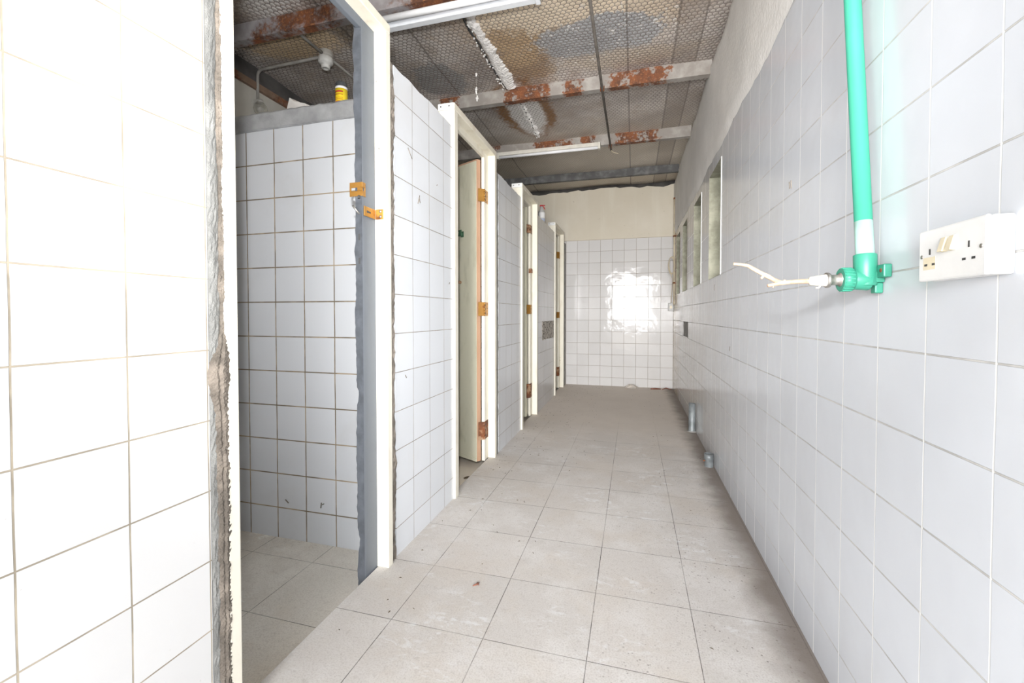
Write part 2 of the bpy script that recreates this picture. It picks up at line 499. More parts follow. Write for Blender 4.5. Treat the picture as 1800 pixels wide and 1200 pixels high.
    wc = t.mix(t.rng(n2, 0.4, 0.6), (0.14, 0.10, 0.08), (0.24, 0.20, 0.175))
    c = t.mix(t.math('MULTIPLY', wire, t.rng(y, 4.2, 6.0, 0.85, 0.40)), c, wc)
    h = t.math('ADD', t.math('MULTIPLY', t.math('SUBTRACT', 0.5, hx), 1.6), t.math('MULTIPLY', n2, 2.0))
    M['netted_insulation'] = t.done(c, 0.5, 0.15, t.bump(h, 0.008, 0.75))


ceiling_mat()


# ---------------------------------------------------------------- mesh builder
class MB:
    def __init__(s):
        s.v, s.f, s.sm = [], [], []

    def add(s, vs, fs, smooth=False):
        o = len(s.v)
        s.v += [tuple(v) for v in vs]
        s.f += [tuple(i + o for i in f) for f in fs]
        s.sm += [smooth] * len(fs)
        return s

    def box(s, x0, x1, y0, y1, z0, z1):
        vs = [(x, y, z) for x in (x0, x1) for y in (y0, y1) for z in (z0, z1)]
        return s.add(vs, [(0, 1, 3, 2), (4, 6, 7, 5), (0, 4, 5, 1), (2, 3, 7, 6), (0, 2, 6, 4), (1, 5, 7, 3)])

    def obox(s, o, ax, ay, az):
        """box from a corner o along three vectors"""
        o, ax, ay, az = map(Vector, (o, ax, ay, az))
        vs = [o + ax * i + ay * j + az * k for i in (0, 1) for j in (0, 1) for k in (0, 1)]
        fs = [(0, 1, 3, 2), (4, 6, 7, 5), (0, 4, 5, 1), (2, 3, 7, 6), (0, 2, 6, 4), (1, 5, 7, 3)]
        if ax.cross(ay).dot(az) < 0:
            fs = [f[::-1] for f in fs]
        return s.add(vs, fs)

    def quad(s, a, b, c, d):
        return s.add([a, b, c, d], [(0, 1, 2, 3)])

    def tube(s, pts, r, n=14, cap=True):
        pts = [Vector(p) for p in pts]
        rs = r if isinstance(r, (list, tuple)) else [r] * len(pts)
        vs, up = [], None
        for i, p in enumerate(pts):
            a = pts[max(i - 1, 0)]
            b = pts[min(i + 1, len(pts) - 1)]
            d = (b - a).normalized()
            if up is None:
                up = Vector((0, 0, 1)) if abs(d.z) < 0.9 else Vector((1, 0, 0))
            e = d.cross(up)
            if e.length < 1e-5:
                e = d.cross(Vector((0.3, 1, 0.2)))
            e.normalize()
            up = e.cross(d).normalized()
            vs += [p + (e * math.cos(2 * PI * k / n) + up * math.sin(2 * PI * k / n)) * rs[i] for k in range(n)]
        fs = [(i * n + k, i * n + (k + 1) % n, (i + 1) * n + (k + 1) % n, (i + 1) * n + k) for i in range(len(pts) - 1) for k in range(n)]
        s.add(vs, fs, True)
        if cap:
            s.add(vs[:n], [tuple(range(n))[::-1]])
            s.add(vs[-n:], [tuple(range(n))])
        return s

    def lathe(s, base, prof, axis=(0, 0, 1), n=24):
        base, az = Vector(base), Vector(axis).normalized()
        pts = [base + az * h for _, h in prof]
        e = az.cross(Vector((0, 0, 1)) if abs(az.z) < 0.9 else Vector((1, 0, 0))).normalized()
        u = az.cross(e)
        vs = []
        for (r, h), p in zip(prof, pts):
            vs += [p + (e * math.cos(2 * PI * k / n) + u * math.sin(2 * PI * k / n)) * max(r, 1e-5) for k in range(n)]
        fs = [(i * n + k, i * n + (k + 1) % n, (i + 1) * n + (k + 1) % n, (i + 1) * n + k) for i in range(len(prof) - 1) for k in range(n)]
        return s.add(vs, fs, True)

    def link(s, name, mat, parent=None, bevel=0.0, loc=None):
        o_ = Vector(parent['_w']) if parent is not None else Vector(loc or (0, 0, 0))
        me = bpy.data.meshes.new(name)
        me.from_pydata([tuple(Vector(v) - o_) for v in s.v], [], s.f)
        bm = bmesh.new()
        bm.from_mesh(me)
        bmesh.ops.remove_doubles(bm, verts=bm.verts, dist=1e-6)
        bmesh.ops.recalc_face_normals(bm, faces=bm.faces)
        bm.to_mesh(me)
        bm.free()
        if len(me.polygons) == len(s.sm):
            for p, q in zip(me.polygons, s.sm):
                p.use_smooth = q
        me.materials.append(M[mat])
        o = bpy.data.objects.new(name, me)
        C.objects.link(o)
        if parent is not None:
            o.parent = parent
        else:
            o.location = o_
        o['_w'] = tuple(o_)
        if bevel:
            b = o.modifiers.new('edge', 'BEVEL')
            b.width, b.segments, b.limit_method = bevel, 2, 'ANGLE'
        return o


def tag(o, label=None, cat=None, group=None, kind=None):
    for k, v in (('label', label), ('category', cat), ('group', group), ('kind', kind)):
        if v:
            o[k] = v
    return o


def thing(name, loc, label, cat, group=None):
    o = bpy.data.objects.new(name, None)
    o.empty_display_size = 0.05
    o.location = loc
    o['_w'] = tuple(loc)
    C.objects.link(o)
    return tag(o, label, cat, group)


def struct(o, label=None, cat=None):
    return tag(o, label, cat, None, 'structure')


# ---------------------------------------------------------------- floor
corr = MB().box(-1.205, XR + 0.02, YF, YB + 0.02, -0.16, 0.0)
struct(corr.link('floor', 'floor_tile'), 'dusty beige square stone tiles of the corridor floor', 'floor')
sf = MB().box(XO - 0.05, -1.2055, YF, YB + 0.02, -0.2, ZS)
struct(sf.link('floor.001', 'stall_floor_tile'), 'dusty lower tiled floor inside the stalls', 'floor')

# ---------------------------------------------------------------- right wall with its four walled-up windows
WINY = [(3.655, 4.20), (4.665, 5.22), (5.835, 6.36), (6.73, 7.22)]
WZ = (1.55, 2.45)
HOLE = (5.66, 6.24, 0.96, 1.15)


def holed(x, y0, y1, z0, z1, holes):
    m = MB()
    ys = sorted({y0, y1, *[q for h in holes for q in h[:2]]})
    zs = sorted({z0, z1, *[q for h in holes for q in h[2:]]})
    for i in range(len(ys) - 1):
        for k in range(len(zs) - 1):
            cy, cz = (ys[i] + ys[i + 1]) / 2, (zs[k] + zs[k + 1]) / 2
            if any(h[0] < cy < h[1] and h[2] < cz < h[3] for h in holes):
                continue
            m.quad((x, ys[i], zs[k]), (x, ys[i], zs[k + 1]), (x, ys[i + 1], zs[k + 1]), (x, ys[i + 1], zs[k]))
    return m


holes = [(a, b, *WZ) for a, b in WINY] + [HOLE]
wr = holed(XR, YF, YB, -0.05, 2.56, holes)
wr_o = struct(wr.link('wall_right', 'tile_right'), 'long right wall of glossy white tiles with plaster above', 'wall')
m = MB().box(XR + 0.16, XR + 0.2, YF - 0.1, YB + 0.1, -0.1, 3.6)
m.link('masonry', 'cement', wr_o)
# thick white plaster above the tiles, with a ragged lower edge and crumbly top
m = MB()
ny, nz = 190, 16
rag = [0.0]
for i in range(ny):
    rag.append(max(-0.022, min(0.022, rag[-1] * 0.8 + random.uniform(-0.009, 0.009))))
tops = [0.0]
for i in range(ny):
    tops.append(max(-0.02, min(0.02, tops[-1] * 0.75 + random.uniform(-0.012, 0.012))))
g = []
for i in range(ny + 1):
    y = YF + (YB - YF) * i / ny
    zt = zc(y) - 0.012 + tops[i]
    for k in range(nz + 1):
        w = k / nz
        z = 2.549 + rag[i] + (zt - 2.549 - rag[i]) * w
        xx = XR - 0.014 - 0.004 * math.sin(y * 3.1 + z * 4) + random.uniform(-0.0012, 0.0012)
        if k == 0:
            xx = XR - 0.001
        if k == nz:
            xx = XR + 0.03
        g.append((xx, y, z))
m.add(g, [(i * (nz + 1) + k, i * (nz + 1) + k + 1, (i + 1) * (nz + 1) + k + 1, (i + 1) * (nz + 1) + k) for i in range(ny) for k in range(nz)], True)
m.link('plaster_band', 'plaster_white', wr_o)
# patch of missing tiles
y0, y1, z0, z1 = HOLE
m = MB().quad((XR + 0.012, y0, z0), (XR + 0.012, y0, z1), (XR + 0.012, y1, z1), (XR + 0.012, y1, z0))
for a, b in (((y0, z0), (y0, z1)), ((y0, z1), (y1, z1)), ((y1, z1), (y1, z0)), ((y1, z0), (y0, z0))):
    m.quad((XR, *a), (XR, *b), (XR + 0.012, *b), (XR + 0.012, *a))
tag(m.link('bare_patch', 'cement', wr_o), 'dark bare cement where wall tiles are missing')
wl = ['walled-up window niche nearest the camera in right wall, rough grey concrete inside',
      'second walled-up window niche from the camera in right wall',
      'third walled-up window niche along the right wall, seen almost edge-on',
      'last walled-up window niche in right wall, next to the corner pipe']
for i, (a, b) in enumerate(WINY):
    d = 0.12
    m = MB()
    for p, q in (((a, WZ[0]), (a, WZ[1])), ((a, WZ[1]), (b, WZ[1])), ((b, WZ[1]), (b, WZ[0])), ((b, WZ[0]), (a, WZ[0]))):
        m.quad((XR - 0.001, *p), (XR - 0.001, *q), (XR + d, *q), (XR + d, *p))
    w = struct(m.link('window_%d' % (i + 1), 'niche_concrete', None), wl[i], 'window niche')
    w['group'] = 'walled-up windows of the right wall'
    MB().box(XR + d - 0.01, XR + d + 0.01, a, b, *WZ).link('infill_panel', 'niche_concrete', w)
    e = MB()
    e.box(XR - 0.004, XR + 0.004, a - 0.012, a, WZ[0], WZ[1])
    e.link('edge_strip', 'white_plastic' if i < 2 else 'cement_warm', w)  # darker on the far niches, painting the shadow line at their near edge

# ---------------------------------------------------------------- back wall, outer wall, entrance wall
bw = MB().box(XL - 0.12, XR + 0.2, YB, YB + 0.12, -0.05, 2.542)
bw_o = struct(bw.link('wall_back', 'tile_back'), 'far end wall, glossy white tiles below bare cream plaster', 'wall')
m = MB()
nx = 60
g = []
edge = [0]
for i in range(nx):
    edge.append(max(-0.03, min(0.03, edge[-1] * .7 + random.uniform(-.018, .018))))
for i in range(nx + 1):
    x = XO + (XR + 0.02 - XO) * i / nx
    zt = 3.40 + edge[i]
    for z, yy in ((2.541 if x > XL - 0.2 else -0.1, YB - 0.001), (2.547 if x > XL - 0.2 else -0.1, YB - 0.014), (zt, YB - 0.014), (zt, YB + 0.1)):
        g.append((x, yy, z))
m.add(g, [(i * 4 + k, i * 4 + k + 1, i * 4 + k + 5, i * 4 + k + 4) for i in range(nx) for k in range(3)])
m.link('plaster_band', 'plaster_cream', bw_o)
MB().box(XO, XR + 0.2, YB + 0.1, YB + 0.16, -0.1, 3.6).link('masonry', 'blackboard', bw_o)

ow = MB().box(XO - 0.1, XO, YF - 0.1, YB + 0.1, -0.1, 3.205)
ow_o = struct(ow.link('wall_outer', 'plaster_outer'), 'pale plastered outer wall seen over the first stall', 'wall')
m = MB().box(XO - 0.02, XO + 0.03, YF, YB, 3.205, 3.262)
m.link('rusty_wall_plate', 'wall_plate_rust', ow_o)
MB().box(XO - 0.1, XO - 0.03, YF, YB, 3.2, 3.6).link('gap_backing', 'blackboard', ow_o)

DX0, DX1, DZ = -0.82, 0.62, 2.7
m = MB()
m.box(XO, DX0, YF - 0.12, YF, -0.1, 3.6)
m.box(DX1, XR + 0.2, YF - 0.12, YF, -0.1, 3.6)
m.box(DX0, DX1, YF - 0.12, YF, DZ, 3.6)
struct(m.link('wall_front', 'plaster_white'), 'entrance wall with an open doorway', 'wall')
struct(MB().box(-6, 6, -12, YF - 0.12, -0.2, -0.05).link('ground_outside', 'outdoor_ground'), 'sandy yard outside the entrance', 'ground')

# ---------------------------------------------------------------- corridor partition
# (outer left edge, inner left edge, reveal, outer right edge) of each door frame along the corridor
DOOR = [(0.992, 1.034, 1.855, 1.897), (2.683, 2.741, 3.55, 3.60), (4.50, 4.555, 5.24, 5.29), (6.54, 6.595, 7.34, 7.39)]


def part_wall(y0, y1, mat, label, ragged=True):
    m = MB()
    n = max(4, int((y1 - y0) / 0.03))
    tops = [0.0]
    for i in range(n):
        tops.append(max(-0.006, min(0.006, tops[-1] * 0.6 + random.uniform(-0.004, 0.004))))
    g = []
    for i in range(n + 1):
        y = y0 + (y1 - y0) * i / n
        zt = ZT + tops[i]
        for x, z in ((XL, -0.03), (XL, zt), (XL - 0.004, zt + 0.002), (XL - 0.10, zt + 0.002), (XL - 0.10, -0.1)):
            g.append((x, y, z))
    m.add(g, [(i * 5 + k, i * 5 + k + 1, i * 5 + k + 6, i * 5 + k + 5) for i in range(n) for k in range(4)])
    m.add(g[:5], [(0, 1, 2, 3, 4)])
    m.add(g[-5:], [(4, 3, 2, 1, 0)])
    return struct(m.link('wall_left', mat), label, 'wall')


w0 = part_wall(YF, 0.951, 'tile_left_near', 'white tiled partition wall at the left of the picture, nearest the camera')
w1 = part_wall(1.955, 2.683, 'tile_partition', 'white tiled partition between the first and second stall doors')
w2 = part_wall(3.70, 4.50, 'tile_partition', 'white tiled partition between the second and third stall doors')
w3 = part_wall(5.32, 6.54, 'tile_partition', 'white tiled partition between third and fourth stall doors, with cracked tiles')
w4 = part_wall(7.39, YB, 'cement', 'narrow cement strip between the last stall door and the end wall')


def mortar(y0, y1, parent, mat='cement', bulge=0.008, z1=ZT - 0.005, rough=0.004, name='mortar_strip', wob=0.006, z0=-0.02):
    """rough mortar filling the gap beside a frame"""
    m = MB()
    nz, ny = 150, 8
    g = []
    wl_, wr_ = 0.0, 0.0
    for k in range(nz + 1):
        z = z0 + (z1 - z0) * k / nz
        wl_ = wl_ * 0.8 + random.uniform(-wob, wob) * 0.5
        wr_ = wr_ * 0.8 + random.uniform(-wob, wob)
        for i in range(ny + 1):
            s = i / ny
            y = y0 + wl_ + (y1 + wr_ - y0 - wl_) * s
            e = math.sin(PI * s) ** 0.5
            x = XL - 0.006 + (bulge + 0.006) * e + random.uniform(-rough, rough) * e
            g.append((x, y, z))
    m.add(g, [(k * (ny + 1) + i, k * (ny + 1) + i + 1, (k + 1) * (ny + 1) + i + 1, (k + 1) * (ny + 1) + i) for k in range(nz) for i in range(ny)], False)
    return m.link(name, mat, parent)


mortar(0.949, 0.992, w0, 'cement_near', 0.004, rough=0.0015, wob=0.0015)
MB().box(XL - 0.10, XL - 0.008, 0.95, 0.99, -0.06, ZT).link('mortar_core', 'cement', w0)


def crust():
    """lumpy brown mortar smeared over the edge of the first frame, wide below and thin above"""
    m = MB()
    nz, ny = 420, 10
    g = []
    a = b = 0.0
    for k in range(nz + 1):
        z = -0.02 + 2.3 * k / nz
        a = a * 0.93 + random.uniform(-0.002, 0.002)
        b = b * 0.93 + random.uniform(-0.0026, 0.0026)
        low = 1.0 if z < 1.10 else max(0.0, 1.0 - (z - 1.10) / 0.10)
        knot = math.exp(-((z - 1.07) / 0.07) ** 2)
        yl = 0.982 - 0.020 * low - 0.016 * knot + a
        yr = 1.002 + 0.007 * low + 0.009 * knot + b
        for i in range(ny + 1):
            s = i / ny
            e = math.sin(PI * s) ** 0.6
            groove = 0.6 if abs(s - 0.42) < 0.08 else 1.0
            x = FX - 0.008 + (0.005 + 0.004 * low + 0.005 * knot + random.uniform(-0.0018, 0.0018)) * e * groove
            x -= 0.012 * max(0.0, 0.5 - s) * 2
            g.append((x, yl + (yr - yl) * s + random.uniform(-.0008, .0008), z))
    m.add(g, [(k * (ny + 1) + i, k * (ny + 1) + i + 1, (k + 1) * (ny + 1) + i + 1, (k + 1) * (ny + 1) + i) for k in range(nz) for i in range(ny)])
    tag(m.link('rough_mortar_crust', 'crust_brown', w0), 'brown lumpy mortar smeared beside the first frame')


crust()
mortar(1.899, 1.957, w1, 'cement_warm', 0.004)
mortar(3.60, 3.702, w2, 'cement', 0.003)
mortar(5.288, 5.322, w3, 'cement', 0.003)
for yy0, yy1, w in ((1.90, 1.95, w1), (3.60, 3.70, w2), (5.29, 5.32, w3)):
    MB().box(XL - 0.10, XL - 0.008, yy0, yy1, -0.06, ZT).link('mortar_core', 'cement', w)
tag(MB().box(XL - 0.004, XL + 0.003, 5.62, 6.46, 0.90, 1.15).link('cracked_patch', 'broken_tile', w3), 'patch of shattered brown tiles')

# stall dividers (tiled face towards the camera, cement cap on top)
dl = ['tiled divider wall at the back of the first stall with grey cement cap', 'divider wall behind the second stall door', 'divider wall behind the third stall door']
for i, yd in enumerate((2.05, 4.0, 5.75)):
    w = struct(MB().box(XO, XL - 0.10, yd, yd + 0.12, -0.1, 2.307).link('wall_divider', 'tile_stall'), dl[i], 'wall')
    m = MB()
    n = 60
    g = []
    for k in range(n + 1):
        x = XO + (XL - 0.10 - XO) * k / n
        a, b = random.uniform(-0.004, 0.004), random.uniform(-0.004, 0.004)
        for y, z in ((yd - 0.002, 2.306 + a * .5), (yd - 0.014, 2.312 + a), (yd - 0.014, 2.395 + b), (yd - 0.004, 2.407 + b), (yd + 0.125, 2.407 + b), (yd + 0.125, 2.30)):
            g.append((x, y, z))
    m.add(g, [(k * 6 + j, k * 6 + j + 1, k * 6 + j + 7, k * 6 + j + 6) for k in range(n) for j in range(5)])
    m.link('cement_cap', 'cement_cap', w)

# chips and scratches in the tiles
ms = [((-1.945, 2.0475, 0.165), (0.022, 0, -0.018)), ((-1.70, 2.0475, 0.145), (0.004, 0, 0.03)), ((-1.69, 2.0475, 0.165), (0.010, 0, 0.006))]
dv = next(o for o in S.objects if o.name == 'wall_divider')
for a, d in ms:
    MB().tube([a, tuple(p + q for p, q in zip(a, d))], 0.003, 6).link('tile_chip', 'cement_warm', dv)
for a, d in (((XL, 2.09, 2.13), (0, 0.045, -0.045)), ((XL, 2.20, 1.86), (0, 0.02, 0.05)), ((XL, 2.225, 1.87), (0, -0.012, 0.03)), ((XL, 2.05, 0.92), (0, 0.012, -0.015)), ((XL, 2.62, 1.44), (0, 0.012, 0.01)), ((XL, 2.44, 2.03), (0, 0.010, 0.006))):
    MB().tube([a, tuple(p + q for p, q in zip(a, d))], 0.0028, 6).link('tile_scratch', 'cement_warm', w1)
for a, d in (((XR, 2.12, 1.78), (0, 0.004, 0.03)), ((XR, 2.10, 1.775), (0, 0.004, 0.035)), ((XR, 3.28, 1.02), (0, 0.01, -0.03)), ((XR, 3.9, 1.44), (0, 0.005, 0.05))):
    MB().tube([a, tuple(p + q for p, q in zip(a, d))], 0.003, 6).link('tile_chip', 'cement_warm', wr_o)

# ---------------------------------------------------------------- ceiling
m = MB()
nx, ny = 80, 150
g = []
for j in range(ny + 1):
    y = YF - 0.1 + (YB + 0.15 - YF) * j / ny
    for i in range(nx + 1):
        x = XO - 0.08 + (XR + 0.12 - XO) * i / nx
        sag = 0.016 * math.sin(y * 4.5 + 0.6) * math.sin(x * 3.7 + 1.0) + 0.008 * math.sin(y * 11 + x * 5)
        g.append((x, y, zc(y) + 0.012 + 0.6 * sag))
m.add(g, [(j * (nx + 1) + i, j * (nx + 1) + i + 1, (j + 1) * (nx + 1) + i + 1, (j + 1) * (nx + 1) + i) for j in range(ny) for i in range(nx)], True)
ce = struct(m.link('ceiling', 'netted_insulation'), 'stained grey insulation blanket held by hexagonal wire netting', 'ceiling')
MB().box(XO - 0.1, XR + 0.2, YF - 0.15, YB + 0.2, 3.56, 3.6).link('roof_sheet', 'blackboard', ce)


def seam(y0, y1, xs, w, seed):
    """crumbling white insulation bulging out of a split joint"""
    random.seed(seed)
    m = MB()
    ny, nx = int((y1 - y0) / 0.012), 14
    g = []
    a = b = 0.0
    for j in range(ny + 1):
        y = y0 + (y1 - y0) * j / ny
        a = a * 0.85 + random.uniform(-0.006, 0.006)
        b = b * 0.85 + random.uniform(-0.014, 0.014)
        s_ = j / ny
        ww = w(s_)
        for i in range(nx + 1):
            q = i / nx
            x = xs(s_) + a - ww * 0.5 + q * (ww + b)
            e = math.sin(PI * q) ** 0.7
            z = zc(y) + 0.012 - 0.024 * e + random.uniform(-0.004, 0.004) * e
            g.append((x, y, z))
    m.add(g, [(j * (nx + 1) + i, j * (nx + 1) + i + 1, (j + 1) * (nx + 1) + i + 1, (j + 1) * (nx + 1) + i) for j in range(ny) for i in range(nx)])
    # crumbs hanging along the torn edge
    for k in range(int(34 * (y1 - y0))):
        y = random.uniform(y0, y1)
        s_ = (y - y0) / (y1 - y0)
        x = xs(s_) - w(s_) * 0.5 + random.uniform(-0.02, 0.012)
        r = random.uniform(0.004, 0.009)
        m.lathe((x, y, zc(y) - 0.006 - r), [(0, -r), (r * .8, -r * .5), (r, 0), (r * .7, r * .7), (0, r)], n=6)
    return m


def gap_shadow(y0, y1, xs, seed):  # black ribbon painted in for the shadowed gap beside the torn seam
    random.seed(seed)
    m = MB()
    g, a = [], 0.0
    n = int((y1 - y0) / 0.02)
    for j in range(n + 1):
        y = y0 + (y1 - y0) * j / n
        a = a * 0.8 + random.uniform(-0.005, 0.005)
        w = 0.004 + random.uniform(0, 0.008)
        g += [(xs(j / n) + a - w, y, zc(y) - 0.006), (xs(j / n) + a, y, zc(y) - 0.010), (xs(j / n) + a + w, y, zc(y) - 0.004)]
    m.add(g, [(j * 3 + k, j * 3 + k + 1, j * 3 + k + 4, j * 3 + k + 3) for j in range(n) for k in (0, 1)])
    return m.link('shadowed_split', 'slot_dark', ce)


gap_shadow(2.90, 4.06, lambda s: -1.208 + 0.005 * s, 8)
gap_shadow(4.14, 5.20, lambda s: -1.125 - 0.02 * s, 9)
o = seam(2.82, 4.07, lambda s: -1.175 + 0.03 * s, lambda s: 0.06 + 0.07 * s, 3).link('torn_seam', 'foam', ce)
o = seam(4.12, 5.30, lambda s: -1.13 - 0.01 * s, lambda s: 0.03 + 0.05 * (1 - s), 5).link('torn_seam', 'foam', ce)
random.seed(21)

# ---------------------------------------------------------------- purlins
PUR = [(2.62, 'purlin_rusty', 'rust-red steel purlin over the first stall, nearest the camera'),
       (4.09, 'purlin_paint', 'second roof purlin, grey with rust patches, above the second stall door'),
       (5.48, 'purlin_paint', 'third roof purlin carrying the far fluorescent light, rusty near its right end'),
       (6.88, 'purlin_dark', 'dark grey roof purlin in front of the cream end wall')]
for y, mat, lab in PUR:
    t = thing('roof_purlin', (-1.28, y, zc(y)), lab, 'beam', 'steel roof purlins')
    z1 = zc(y) + 0.02
    z0 = zc(y) - (0.115 if y < 6 else 0.10)
    MB().box(XO, XR - 0.004, y, y + 0.004, z0, z1).link('web', mat, t)
    m = MB().box(XO, XR - 0.004, y + 0.004, y + 0.06, z0, z0 + 0.004).box(XO, XR - 0.004, y + 0.056, y + 0.06, z0 + 0.004, z0 + 0.022)
    m.box(XO, XR - 0.004, y - 0.006, y, z0, z0 + 0.012)
    m.link('bottom_flange', mat, t)

# ---------------------------------------------------------------- door frames
fl_lab = ['cream door frame of the nearest stall, inner edge painted grey, no door in it',
          'cream frame around the half-open second stall door',
          'cream frame of the third stall, seen narrow beside the spray bottle',
          'farthest cream door frame, next to the white tiled end wall']
XS, XE = -1.21, -1.236       # rebate plane and its back
for i, (y0, y1, yr, y2) in enumerate(DOOR):
    t = thing('door_frame', (-1.2, (y0 + y2) / 2, 0), fl_lab[i], 'door frame', 'cream door frames of the stalls')
    zb, zh, zt = -0.004, 2.60, 2.645
    MB().box(XS - 0.06, FX, y0, y1, zb, zt - 0.045).link('jamb', 'cream_paint', t, 0.004)
    MB().box(XS - 0.06, FX, yr, y2, zb, zt - 0.045).link('jamb', 'cream_paint', t, 0.004)
    MB().box(XS - 0.06, FX, y0, y2, zh, zt).link('header', 'header_paint', t, 0.004)
    ys = yr - (0.10 if i else 0.105)
    gm = 'grey_paint' if i == 0 else 'cream_paint'
    m = MB().box(XE, XS, ys, yr + 0.001, ZS if i == 0 else 0.0, zh)
    s_ = m.link('stop', gm, t, 0.003)
    if i == 0:
        tag(s_, 'grey-blue painted inner edge')
    m = MB().box(XE, XS, y1, ys - 0.0005, zh - 0.045, zh + 0.001)
    m.link('stop', gm, t, 0.003)
    # end plate with two screws on the header's near end
    p = MB().box(XS - 0.055, FX - 0.006, y0 - 0.004, y0 + 0.001, zh + 0.0, zt - 0.002).link('end_plate', 'white_plastic', t)
    for xx in (-1.245, -1.185):
        MB().lathe((xx, y0 - 0.0035, zh + 0.024), [(0, 0.003), (0.005, 0.002), (0.005, 0)], (0, -1, 0), 10).link('screw', 'slot_dark', p)
    if i == 0:       # paint scars on the frame: two screw holes and an old bolt hole
        for yy, xx, zz in ((yr - 0.0005, -1.20, 2.36), (yr - 0.0005, -1.185, 2.04)):
            MB().lathe((xx, yy, zz), [(0, 0.002), (0.006, 0.001), (0.006, 0)], (0, -1, 0), 10).link('screw_hole', 'cement', t)
        e = MB()                                     # dark chipped end of the rebate
        random.seed(12)
        g, a = [], 0.0
        for k in range(161):
            z = ZS + (zh - 0.001 - ZS) * k / 160
            a = a * 0.9 + random.uniform(-0.0022, 0.0022)
            bite = 0.012 * max(0, math.sin(z * 9.0)) ** 12 if z < 0.9 else 0.0
            for x in (XE - 0.008 - abs(a) * 1.5 + bite, XS - 0.001):
                g += [(x, ys - 0.0022, z), (x, ys + 0.0005, z)]
        fs = []
        for k in range(160):
            q = k * 4
            fs += [(q, q + 2, q + 6, q + 4), (q, q + 4, q + 5, q + 1), (q + 2, q + 3, q + 7, q + 6)]
        e.add(g, fs)
        tag(e.link('chipped_edge', 'grey_dark', t), 'dark chipped end edge')
        for zz in (1.585, 1.475):
            MB().box(XE + 0.006, XE + 0.015, ys - 0.0035, ys - 0.001, zz, zz + 0.028).link('bolt_scar', 'slot_dark', t)

# ---------------------------------------------------------------- doors (all hinged on the far jamb, swung into the stalls)


def hinge(parent, P, d, ztop, h, mat, ys):
    """leaf on the frame, leaf on the door edge, knuckle between them"""
    k = MB()
    n = 5
    for j in range(n):
        k.tube([(P[0], P[1], ztop - h + h * j / n + 0.001), (P[0], P[1], ztop - h + h * (j + 1) / n - 0.001)], 0.007, 10)
    b = MB().box(XS, XS + 0.003, P[1] + 0.004, P[1] + 0.095, ztop - h, ztop).link('hinge', mat, parent, 0.001)
    k.link('knuckle', mat, b)
    q = Vector((P[0], P[1], ztop - h))
    v = Vector((d[0], d[1], 0))
    MB().obox(q, v, (Vector((v.y, -v.x, 0)).normalized() * 0.003), (0, 0, h)).link('door_side_plate', mat, b)
    sc = MB()
    for yy, zz in ((0.03, .2), (0.07, .12), (0.03, .5), (0.07, .45), (0.03, .8), (0.07, .86)):
        sc.lathe((XS + 0.003, P[1] + yy, ztop - h * zz), [(0, 0.002), (0.005, 0.0012), (0.006, 0)], (1, 0, 0), 8)
    sc.link('screws', 'slot_dark', b)


def door(Ccorner, ang, width, label, hinges, full=True):
    th = math.radians(ang)
    d = Vector((-math.sin(th), math.cos(th), 0))             # from the hinge along the leaf
    nrm = Vector((-math.cos(th), -math.sin(th), 0))          # towards the viewer's side
    c2 = Vector((*Ccorner, 0))
    z0, z1, tk = 0.0, 2.535, 0.042
    t = thing('stall_door', tuple(c2), label, 'door', 'stall doors')
    core = MB().obox(c2 + Vector((0, 0, z0)) + d * 0.012 + nrm * 0.002, d * (width - 0.024), nrm * (tk - 0.004), (0, 0, z1 - z0 - 0.004))
    core.link('core', 'bare_timber', t)
    MB().obox(c2 + Vector((0, 0, z0)), d * 0.03, nrm * tk, (0, 0, z1 - z0)).link('hinge_stile', 'bare_timber' if full else 'door_paint', t, 0.002)
    MB().obox(c2 + d * (width - 0.03), d * 0.03, nrm * tk, (0, 0, z1 - z0)).link('lock_stile', 'bare_timber', t, 0.002)
    MB().obox(c2 + Vector((0, 0, z1 - 0.03)) + d * 0.031, d * (width - 0.062), nrm * tk, (0, 0, 0.031)).link('top_rail', 'bare_timber', t, 0.002)
    MB().obox(c2 + nrm * (tk - 0.002) + d * 0.006, d * (width - 0.01), nrm * 0.005, (0, 0, z1 - 0.014)).link('face_panel', 'door_paint', t)
    MB().obox(c2 + nrm * (-0.003) + d * 0.006, d * (width - 0.01), nrm * 0.005, (0, 0, z1 - 0.014)).link('face_panel', 'door_paint', t)
    MB().obox(c2 + nrm * (tk + 0.003) + d * 0.004, d * (width - 0.01), nrm * 0.006, (0, 0, 0.03)).link('kick_strip', 'door_paint', t)
    f = -d
    e = nrm * 0.036
    for zt, h, mat in hinges:
        hinge(t, (XS + 0.004, Ccorner[1] - 0.012 + 0.002), (e.x - 0.028, e.y), zt, h, mat, 0)
    return t, d, nrm, c2


hg = [(2.29, 0.105, 'brass'), (1.345, 0.115, 'brass'), (0.335, 0.15, 'rusty_iron')]
d2, dd, dn, dc = door((-1.243, 3.452), 63.5, 0.74, 'half-open cream-green plywood door with bare timber edge in second stall doorway', hg)
hg3 = [(2.325, 0.10, 'rusty_iron'), (1.36, 0.11, 'brass'), (0.40, 0.17, 'rusty_iron')]
door((-1.243, 5.14 - 0.02), 80, 0.62, 'third stall door, only a pale sliver visible behind its frame', hg3, False)
hg4 = [(2.29, 0.11, 'brass'), (1.285, 0.10, 'brass'), (0.36, 0.15, 'rusty_iron')]
door((-1.243, 7.22), 80, 0.40, 'farthest stall door, a dark sliver beside the end wall', hg4, False)

